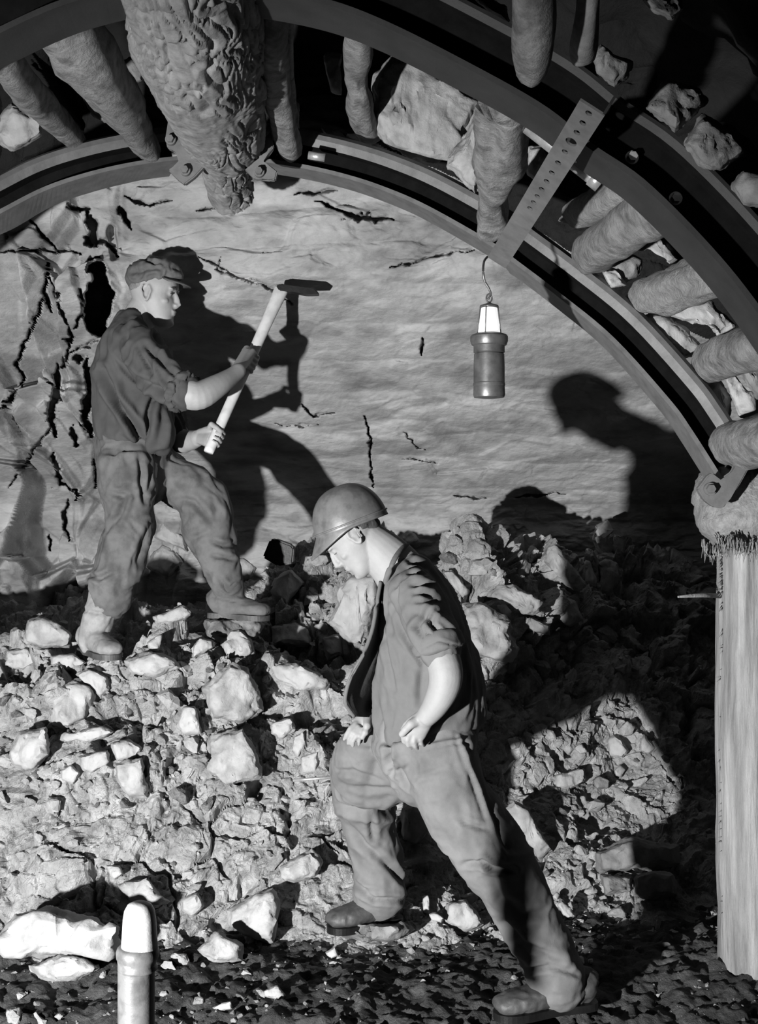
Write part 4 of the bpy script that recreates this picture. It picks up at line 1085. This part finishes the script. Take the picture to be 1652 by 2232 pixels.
# far arm and hand on the lifted thigh
limb(bm, [(900, 1310, 3.86, 38, .05), (885, 1400, 3.92, 34, .045), (868, 1470, 3.93, 32, .042), (835, 1530, 3.84, 26, .035), (806, 1562, 3.74, 21, .03)])
tube(bm, [P(808, 1560, 3.74), P(795, 1575, 3.72), P(782, 1588, 3.71)], [(.026, .02), (.032, .019), (.034, .017)], 16, axis=Vector((0, 1, 0)))
for q, r in (([(775, 1578, 3.70), (763, 1588, 3.69), (755, 1600, 3.69), (750, 1612, 3.70)], .0094), ([(780, 1585, 3.69), (768, 1597, 3.68), (761, 1609, 3.68), (759, 1621, 3.69)], .0098),
             ([(787, 1591, 3.685), (777, 1604, 3.675), (770, 1615, 3.675), (769, 1626, 3.685)], .0094), ([(795, 1593, 3.69), (788, 1605, 3.68), (783, 1614, 3.68), (782, 1624, 3.69)], .0084)):
    finger(bm, [P(*a) for a in q], r)
chain(bm, [P(802, 1568, 3.70), P(800, 1582, 3.675), P(796, 1596, 3.67), P(790, 1606, 3.67)], [.014, .013, .0115, .010], 10)
# legs inside the trousers
limb(bm, [(950, 1640, 3.62, 70, .09), (1010, 1780, 3.6, 60, .075), (1085, 1900, 3.6, 45, .055), (1150, 2000, 3.6, 42, .05), (1200, 2110, 3.6, 32, .04), (1205, 2150, 3.6, 30, .04)])
limb(bm, [(900, 1640, 3.85, 60, .09), (840, 1690, 4.0, 58, .07), (790, 1740, 4.1, 45, .055), (800, 1840, 4.1, 36, .05), (812, 1940, 4.1, 30, .04), (812, 1970, 4.1, 28, .04)])
me = remesh(bm, .0037, 4, .5)
walker = link('person', me, M['skin_pale'])
recentre(walker); bpy.context.view_layer.update()
tag(walker, 'man in a rounded helmet and waistcoat striding left with bowed head', 'person')
brows_eyes(T, .91, walker, True)

# shirt and waistcoat body
bm = bmesh.new()
limb(bm, [(872, 1226, YW, 40, .075), (884, 1250, YW, 60, .135), (902, 1300, YW, 84, .195), (918, 1370, YW, 100, .20), (926, 1440, YW, 116, .185), (934, 1510, YW, 124, .18), (932, 1570, YW, 124, .175), (934, 1600, YW, 112, .17)], 40)
limb(bm, [(902, 1290, 3.55, 56, .085), (925, 1345, 3.49, 57, .08), (948, 1392, 3.45, 55, .072), (958, 1412, 3.44, 52, .068)], 28)
limb(bm, [(900, 1300, 3.87, 52, .075), (885, 1380, 3.93, 46, .062), (875, 1440, 3.95, 42, .058)], 24)
me = remesh(bm, .0065, 4, .6)
C6 = lambda *a: [(600 + x / 2.753, 1020 + y / 2.753) for x, y in a]
wrinkle(me, [(C6((800, 560), (900, 585)), .012, 5), (C6((800, 620), (900, 625)), .012, 5), (C6((820, 700), (930, 705)), .012, 6), (C6((840, 750), (970, 770)), .014, 6), (C6((860, 800), (990, 800)), .012, 6),
             (C6((930, 840), (850, 950), (890, 1010)), .014, 6), (C6((960, 860), (930, 930), (1000, 1000)), .012, 5), (C6((900, 960), (930, 1030)), .008, 4), (C6((720, 640), (700, 800), (750, 940), (840, 1110), (890, 1180)), .012, 6),
             (C6((640, 900), (660, 1040), (720, 1340)), .010, 5), (C6((680, 700), (665, 870)), .006, 3), (C6((880, 1200), (870, 1400)), .01, 9), (C6((560, 950), (550, 1300)), .008, 7), (C6((600, 1400), (640, 1560)), .008, 6), (C6((1100, 1200), (1000, 1450), (900, 1560)), .012, 9)],
        amp=.010, freq=(8, 8, 5), seed=21)
shirt_w = child('waistcoat', me, M['vest'], walker)
# rolled cuff
bm = bmesh.new(); A = spline([(948, 1388, 3.45), (957, 1410, 3.44), (960, 1420, 3.438)], 5)
tube(bm, [P(*a) for a in A], [(.068, .074), (.075, .081), (.072, .078), (.074, .08), (.062, .066)], 36, axis=Vector((0, 1, 0)))
me = remesh(bm, .006, 2, .5); wrinkle(me, [([(920, 1412), (955, 1396), (1000, 1408)], .004, 3)], amp=.004, seed=5)
child('sleeve_cuff', me, M['vest'], walker)
# open front flap of the waistcoat: a folded sheet with the dark lining to the camera
bm = bmesh.new()
edge = spline([(830, 1268, 3.60), (822, 1310, 3.57), (812, 1370, 3.54), (792, 1425, 3.53), (765, 1475, 3.53), (754, 1510, 3.54), (754, 1535, 3.55), (772, 1562, 3.57)], 40)
root = spline([(846, 1268, 3.62), (846, 1320, 3.62), (840, 1380, 3.62), (832, 1430, 3.62), (832, 1475, 3.66), (834, 1515, 3.68), (836, 1545, 3.70), (836, 1565, 3.72)], 40)
rows = []
for i in range(40):
    row = []
    for j in range(10):
        s = j / 9; q = edge[i] * (1 - s) + root[i] * s
        q = q + np.array([2.5 * math.sin(s * 9 + i * .15), 0, .012 * math.sin(s * 11 + i * .22) + .03 * math.sin(s * math.pi)])
        row.append(bm.verts.new(P(*q)))
    rows.append(row)
for a, b_ in zip(rows, rows[1:]):
    for j in range(9): bm.faces.new((a[j], a[j + 1], b_[j + 1], b_[j]))
ex = bmesh.ops.extrude_face_region(bm, geom=bm.faces[:]); bmesh.ops.translate(bm, verts=[g for g in ex['geom'] if isinstance(g, bmesh.types.BMVert)], vec=(0, .006, 0))
fl = from_bm('waistcoat_flap', bm, M['lining'], walker); fl['label'] = 'open waistcoat front showing its dark lining'
bm = bmesh.new(); tube(bm, [P(*(a - np.array([0, 0, .003]))) for a in edge], .006, 8); from_bm('waistcoat_hem', bm, M['vest'], walker)
# collar
bm = bmesh.new(); cl_ = spline([(838, 1280, 3.62), (846, 1250, 3.585), (862, 1215, 3.60), (880, 1192, 3.66), (888, 1188, 3.72)], 20)
tube(bm, [P(*a) for a in cl_], [(.010, .007)] * 20, 10); me = remesh(bm, .004, 1); child('collar', me, M['vest'], walker)

# trousers
bm = bmesh.new()
limb(bm, [(912, 1580, YW, 108, .172), (925, 1620, YW, 112, .18), (935, 1670, YW - .02, 95, .17)], 40)
limb(bm, [(955, 1620, 3.62, 84, .12), (975, 1700, 3.6, 82, .12), (1020, 1790, 3.59, 82, .11), (1085, 1880, 3.58, 80, .10), (1135, 1965, 3.59, 70, .09), (1172, 2040, 3.6, 64, .085), (1201, 2095, 3.6, 64, .085), (1216, 2135, 3.6, 68, .09)], 32)
limb(bm, [(890, 1640, 3.82, 80, .12), (840, 1672, 3.88, 84, .12), (795, 1705, 3.98, 78, .11), (800, 1775, 4.05, 60, .095), (818, 1850, 4.08, 56, .09), (828, 1900, 4.08, 56, .09), (826, 1945, 4.08, 60, .09)], 32)
limb(bm, [(800, 1600, 3.78, 42, .07), (792, 1640, 3.82, 62, .09), (788, 1690, 3.9, 72, .10)], 24)
me = remesh(bm, .0065, 4, .6)
C3 = lambda *a: [(600 + x / 2.065, 1540 + y / 2.065) for x, y in a]
wrinkle(me, [(C3((260, 290), (350, 290), (470, 330)), .008, 6), (C3((290, 350), (420, 370), (560, 380)), .006, 6), (C3((285, 445), (380, 470), (500, 478), (570, 440)), .022, 8), (C3((300, 500), (400, 620), (510, 710)), .014, 8),
             (C3((430, 500), (440, 600)), .010, 6), (C3((350, 800), (450, 870), (580, 870)), .016, 6), (C3((350, 780), (400, 820), (470, 840)), .010, 5), (C3((490, 700), (590, 800)), .014, 7), (C3((510, 130), (515, 260), (540, 300)), .018, 6),
             (C3((930, 695), (980, 730), (1070, 740)), .024, 6), (C3((850, 710), (940, 700)), .012, 6), (C3((820, 510), (900, 540), (960, 550)), .008, 6), (C3((640, 200), (800, 165), (870, 165)), .005, 4), (C3((620, 320), (760, 280)), .004, 6),
             (C3((1030, 980), (1110, 1070), (1280, 1140)), .016, 9), (C3((1010, 870), (1120, 940), (1230, 930)), .010, 10), (C3((1100, 1190), (1230, 1170), (1360, 1205)), .012, 6), (C3((1060, 1060), (1160, 1130), (1330, 1180)), .010, 6),
             (C3((980, 760), (1020, 860), (1100, 900)), .010, 9), (C3((540, 250), (610, 360)), .012, 6), (C3((830, 130), (870, 260), (925, 380), (985, 560), (1040, 680)), -.008, 5)],
        amp=.008, freq=(7, 7, 7), seed=33)
child('trousers', me, M['trousers'], walker)
# boots
for i, (an, td, lab) in enumerate([(P(1240, 2128, 3.60), (-1, -.25, -.03), 0), (P(832, 1950, 4.09), (-.8, -.35, -.02), 1)]):
    bm = bmesh.new(); A, t, u, y, k = boot(bm, an, td, L_=.30 if i == 0 else .25, h=.085)
    me = remesh(bm, .006, 2, .5); wrinkle(me, amp=.003, freq=(25, 25, 25), seed=50 + i)
    bo = child('boot', me, M['boot'], walker); sole(A, t, u, y, k, M['black_iron'], bo)
# helmet: lathe-like dome, ridge line, brim dipping at the front
hc = P(763, 1136, YW); fw = Vector((-.93, -.05, -.36)).normalized(); up = Vector((-.36, 0, .93)).normalized(); lf = up.cross(fw).normalized()
bm = bmesh.new(); n = 64; rings = []
for k in range(22):
    th = (k / 21) * math.pi / 2; rings.append([])
    for j in range(n):
        a = 2 * math.pi * j / n; rr2 = math.cos(th) ** .82
        x, y = math.cos(a) * .114 * rr2, math.sin(a) * .100 * rr2
        z = .124 * math.sin(th) ** 1.0
        rings[-1].append(bm.verts.new(hc + fw * x + lf * y + up * (z - .012)))
    if k == 21: pass
for a, b_ in zip(rings, rings[1:]):
    for j in range(n): bm.faces.new((a[j], a[(j + 1) % n], b_[(j + 1) % n], b_[j]))
bmesh.ops.remove_doubles(bm, verts=bm.verts, dist=.0004)
inner = []
for j in range(n):
    a = 2 * math.pi * j / n
    inner.append(bm.verts.new(hc + fw * math.cos(a) * .106 + lf * math.sin(a) * .090 - up * .010))
rings0 = [v for v in bm.verts]
bot = [bm.verts.new(hc + fw * math.cos(2 * math.pi * j / n) * .114 + lf * math.sin(2 * math.pi * j / n) * .098 - up * .0125) for j in range(n)]
for j in range(n): bm.faces.new((bot[j], bot[(j + 1) % n], inner[(j + 1) % n], inner[j]))
from_bm('helmet', bm, M['helmet'], walker).name = 'helmet'
hel = D.objects['helmet']
bm = bmesh.new(); lo1, lo2 = [], []
for j in range(n + 1):
    a = 2 * math.pi * j / n; c = math.cos(a)
    w_ = .0015 + .036 * max(0, c) ** 2.2
    r0 = .113; r1 = .113 + w_; dz = -.012 - .050 * max(0, c) ** 1.5
    lo1.append(hc + fw * c * r0 + lf * math.sin(a) * .097 - up * .010)
    lo2.append(hc + fw * c * r1 + lf * math.sin(a) * .101 + up * (dz - .004))
for off in (0, -.004):
    pass
V1 = [bm.verts.new(p) for p in lo1[:-1]]; V2 = [bm.verts.new(p) for p in lo2[:-1]]; V3 = [bm.verts.new(p - up * .005) for p in lo2[:-1]]; V4 = [bm.verts.new(p - up * .006) for p in lo1[:-1]]
for j in range(n):
    k = (j + 1) % n
    for A_, B_ in ((V1, V2), (V2, V3), (V3, V4)): bm.faces.new((A_[j], A_[k], B_[k], B_[j]))
from_bm('brim', bm, M['helmet'], hel)
bm = bmesh.new(); tube(bm, [hc + fw * math.cos(a) * .1155 + lf * math.sin(a) * .0995 - up * .004 for a in np.linspace(0, 2 * math.pi, 64)], .0028, 8, cap=False); from_bm('helmet_band', bm, M['helmet'], hel)
# hair at the nape under the helmet
bm = bmesh.new(); T2 = lambda x, y, z: HO + hw_R @ Vector((x, y, z))
ball(bm, T2(-.030, 0, .015), (.064, .067, .050), hw_R); ball(bm, T2(-.055, 0, -.012), (.038, .050, .036), hw_R)
me = remesh(bm, .006, 1); v, nn = vcoords(me); setv(me, v + nn * (fbm(v * 90, 3, 2) * .002)[:, None]); child('hair', me, M['hair'], walker)

# ---- the man with the hammer
YH = 5.0
bm = bmesh.new()
h_R = R3((.985, -.12, -.10), (.10, 0, .99)); HO2 = P(334, 646, YH)
TD = head(bm, HO2, h_R, 1.04)
limb(bm, [(322, 660, YH, 34, .06), (305, 690, YH, 36, .064), (290, 725, YH, 42, .09)])
limb(bm, [(285, 725, YH, 42, .12), (285, 790, YH, 62, .16), (290, 900, YH, 66, .15), (285, 990, YH, 58, .14), (285, 1030, YH, 55, .14)])
# near arm (upper arm in the sleeve, bare forearm)
limb(bm, [(300, 760, 4.86, 30, .05), (350, 815, 4.76, 26, .045), (398, 852, 4.68, 33, .052), (432, 862, 4.67, 32, .05), (472, 842, 4.72, 26, .043), (505, 820, 4.79, 19, .034), (520, 808, 4.82, 17, .030)])
axis_h = (P(612, 634, 5.12) - P(454, 986, 4.86)).normalized()
hand_c = lambda t: P(454, 986, 4.86) + (P(612, 634, 5.12) - P(454, 986, 4.86)) * t
C1 = hand_c(.54)
grip_hand(bm, C1, axis_h, P(505, 812, 4.82) - C1, 1, .021, P(514, 812, 4.815), 1.08)
# far arm
limb(bm, [(300, 770, 5.18, 32, .055), (350, 880, 5.2, 30, .05), (388, 955, 5.15, 28, .045), (412, 960, 5.07, 23, .038), (432, 955, 4.99, 18, .030)])
C2 = hand_c(.09)
grip_hand(bm, C2, axis_h, P(430, 952, 5.0) - C2, -1, .021, P(434, 953, 4.985), 1.0)
limb(bm, [(290, 1010, 4.92, 55, .09), (285, 1130, 4.9, 44, .07), (250, 1240, 4.88, 34, .055), (215, 1340, 4.87, 26, .045), (206, 1390, 4.87, 24, .04)])
limb(bm, [(320, 1010, 5.06, 50, .09), (400, 1060, 5.06, 46, .07), (452, 1110, 5.05, 40, .06), (475, 1210, 5.04, 30, .05), (495, 1280, 5.03, 25, .04), (498, 1310, 5.03, 24, .04)])
me = remesh(bm, .0040, 4, .5)
digger = link('person', me, M['skin']); recentre(digger); bpy.context.view_layer.update()
tag(digger, 'man in a dark shirt and peaked cap standing on the heap holding up a hammer', 'person')
brows_eyes(TD, 1.04, digger)
C5 = lambda *a: [(150 + x / 2.898, 520 + y / 2.898) for x, y in a]
bm = bmesh.new()
limb(bm, [(298, 684, YH, 28, .075), (288, 706, YH, 44, .12), (281, 750, YH, 62, .19), (287, 820, YH, 80, .20), (292, 890, YH, 85, .20), (295, 940, YH, 83, .20), (294, 965, YH, 78, .19)], 40)
limb(bm, [(296, 750, 4.83, 50, .09), (335, 800, 4.76, 50, .08), (370, 832, 4.71, 48, .075), (396, 852, 4.68, 44, .07)], 28)
limb(bm, [(300, 770, 5.18, 44, .08), (335, 840, 5.2, 42, .07), (365, 910, 5.18, 38, .065), (375, 940, 5.14, 32, .06)], 24)
limb(bm, [(330, 900, 4.92, 42, .09), (345, 950, 4.90, 34, .08), (352, 978, 4.90, 22, .07)], 24)
me = remesh(bm, .0075, 4, .6)
wrinkle(me, [(C5((215, 830), (285, 1010), (420, 1200), (480, 1310)), .045, 8), (C5((340, 800), (430, 880), (520, 930), (620, 985)), .022, 7), (C5((450, 690), (500, 800), (590, 970)), .014, 5), (C5((480, 680), (600, 790), (690, 880)), .018, 6),
             (C5((560, 720), (640, 790), (700, 830)), .010, 4), (C5((620, 1040), (650, 1180), (655, 1300)), .016, 6), (C5((540, 980), (500, 1100), (500, 1250)), .020, 7), (C5((280, 620), (330, 760), (420, 900)), .012, 6), (C5((590, 1010), (590, 1150), (560, 1300)), .012, 7),
             (C5((240, 650), (190, 800)), .008, 8), (C5((500, 860), (560, 960), (700, 1070)), .016, 6), (C5((330, 1250), (480, 1320)), .014, 5), (C5((380, 500), (350, 620), (345, 760)), .008, 6), (C5((640, 900), (660, 1020)), .012, 5)],
        amp=.020, freq=(8, 8, 4), seed=61)
child('shirt', me, M['shirt'], digger)
bm = bmesh.new(); A = spline([(392, 848, 4.685), (400, 854, 4.675), (405, 857, 4.67)], 4)
tube(bm, [P(*a) for a in A], [(.076, .078), (.086, .088), (.084, .086), (.075, .076)], 30, axis=Vector((0, 1, 0)))
me = remesh(bm, .007, 2); wrinkle(me, amp=.010, freq=(25, 25, 25), seed=7); child('sleeve_cuff', me, M['shirt'], digger)
bm = bmesh.new()
limb(bm, [(292, 955, YH, 80, .18), (288, 1000, YH, 76, .18), (300, 1040, YH, 70, .17)], 36)
limb(bm, [(276, 1000, 4.90, 62, .13), (279, 1080, 4.88, 60, .12), (286, 1145, 4.87, 54, .105), (266, 1210, 4.87, 53, .10), (246, 1275, 4.87, 52, .095), (240, 1305, 4.87, 46, .085)], 30)
limb(bm, [(330, 1010, 5.08, 52, .12), (385, 1050, 5.08, 50, .11), (438, 1085, 5.06, 58, .105), (455, 1145, 5.05, 58, .10), (472, 1205, 5.04, 45, .085), (490, 1255, 5.03, 37, .07), (497, 1290, 5.03, 34, .065)], 30)
me = remesh(bm, .0075, 4, .6)
C7 = lambda *a: [(100 + x / 2.753, 1000 + y / 2.753) for x, y in a]
wrinkle(me, [(C7((400, 200), (480, 240), (440, 340), (370, 430)), .014, 6), (C7((250, 690), (320, 720), (400, 680)), .018, 5), (C7((560, 0), (580, 200), (600, 260)), .016, 6), (C7((620, 40), (610, 200)), .014, 5), (C7((790, 250), (880, 260), (960, 340)), .014, 7), (C7((1000, 500), (1060, 520), (1120, 520)), .016, 5),
             (C7((1000, 580), (1120, 600)), .014, 5), (C7((880, 480), (960, 440)), .010, 6), (C7((1040, 720), (1100, 790), (1160, 740)), .014, 5), (C7((1000, 840), (1060, 860), (1120, 870)), .012, 4), (C7((400, 220), (520, 210)), .008, 5), (C7((640, 400), (560, 620)), .016, 9)],
        amp=.013, freq=(8, 8, 6), seed=77)
child('trousers', me, M['trousers2'], digger)
# tall boots
bm = bmesh.new()
limb(bm, [(240, 1280, 4.87, 40, .075), (222, 1325, 4.87, 37, .07), (210, 1370, 4.87, 35, .065), (203, 1398, 4.87, 33, .06)], 24)
A, t, u, y, k = boot(bm, P(200, 1392, 4.87), (.60, -.75, -.03), L_=.26, h=.05)
me = remesh(bm, .007, 2); wrinkle(me, [([(180, 1330), (235, 1340)], .008, 4)], amp=.005, freq=(12, 12, 12), seed=9); bo = child('boot', me, M['boot2'], digger); sole(A, t, u, y, k, M['boot'], bo)
bm = bmesh.new()
limb(bm, [(495, 1268, 5.03, 34, .062), (498, 1300, 5.03, 34, .06), (497, 1325, 5.03, 36, .055)], 24)
A, t, u, y, k = boot(bm, P(490, 1312, 5.03), (.96, -.28, -.03), L_=.25, h=.055)
me = remesh(bm, .007, 2); wrinkle(me, [([(465, 1300), (520, 1312)], .008, 4)], amp=.004, freq=(14, 14, 14), seed=10); bo = child('boot', me, M['trousers2'], digger); sole(A, t, u, y, k, M['boot'], bo)
# cap: floppy crown and short peak
bm = bmesh.new(); TT = lambda x, y, z: HO2 + h_R @ (Vector((x, y, z)) * 1.04)
ball(bm, TT(-.006, 0, .085), (.115, .092, .060), h_R @ Matrix.Rotation(-.10, 3, 'Y'), 32)
ball(bm, TT(-.045, 0, .070), (.072, .088, .060), h_R, 24); ball(bm, TT(.035, 0, .108), (.085, .078, .042), h_R @ Matrix.Rotation(.35, 3, 'Y'), 24)
ball(bm, TT(-.012, 0, .052), (.102, .086, .030), h_R, 24)
me = remesh(bm, .006, 3)
wrinkle(me, [(C5((470, 130), (540, 160), (590, 150)), .012, 4), (C5((500, 120), (600, 130)), .008, 3), (C5((400, 220), (500, 190), (590, 180)), .010, 5), (C5((640, 180), (700, 200), (740, 240)), .008, 4), (C5((420, 290), (560, 265), (720, 250)), .006, 3)], amp=.010, freq=(14, 14, 14), seed=88)
capo = child('cap', me, M['cap'], digger)
bm = bmesh.new(); v1, v2 = [], []
for j in range(17):
    a = -1.25 + 2.5 * j / 16; v1.append(TT(.030 + .070 * math.cos(a), .080 * math.sin(a), .066)); v2.append(TT(.040 + .105 * math.cos(a), .078 * math.sin(a), .060 - .010 * math.cos(a)))
A1 = [bm.verts.new(p) for p in v1]; B1 = [bm.verts.new(p) for p in v2]; A2 = [bm.verts.new(p - Vector((0, 0, .006))) for p in v1]; B2 = [bm.verts.new(p - Vector((0, 0, .006))) for p in v2]
for j in range(16):
    bm.faces.new((A1[j], A1[j + 1], B1[j + 1], B1[j])); bm.faces.new((A2[j], B2[j], B2[j + 1], A2[j + 1])); bm.faces.new((B1[j], B1[j + 1], B2[j + 1], B2[j])); bm.faces.new((A1[j + 1], A1[j], A2[j], A2[j + 1]))
bm.faces.new((A1[0], B1[0], B2[0], A2[0])); bm.faces.new((A1[-1], A2[-1], B2[-1], B1[-1]))
from_bm('peak', bm, M['cap'], capo)
bm = bmesh.new(); ball(bm, TT(-.030, 0, .030), (.070, .0775, .048), h_R, 24)
me = remesh(bm, .006, 1); v, nn = vcoords(me); setv(me, v + nn * (fbm(v * 90, 3, 2) * .002)[:, None]); hh = child('hair', me, mat('cropped_hair', .22, .7, var=.3, scale=60, bump=1, bscale=200), digger)

# ---- hammer
ham = empty('hammer', P(454, 986, 4.86)); tag(ham, 'long pale hammer with a flat black head, held by the man in the cap', 'hammer')
bm = bmesh.new(); tube(bm, [hand_c(t) for t in (0, .02, .3, .6, .85, .97, 1.0, 1.02)], [(.019, .017), (.021, .019), (.021, .019), (.022, .020), (.025, .021), (.029, .022), (.030, .022), (.028, .021)], 20, axis=Vector((0, 1, 0)))
from_bm('handle', bm, M['handle'], ham)
bm = bmesh.new(); hy = 5.12
plate(bm, [P(*q, hy - .03) for q in ((601, 622), (612, 618), (650, 624), (685, 627), (696, 640), (668, 641), (640, 636), (608, 633))], .06)
bmesh.ops.bevel(bm, geom=bm.edges[:], offset=.004, segments=2, affect='EDGES')
from_bm('hammer_head', bm, M['black_iron'], ham, shade=False)
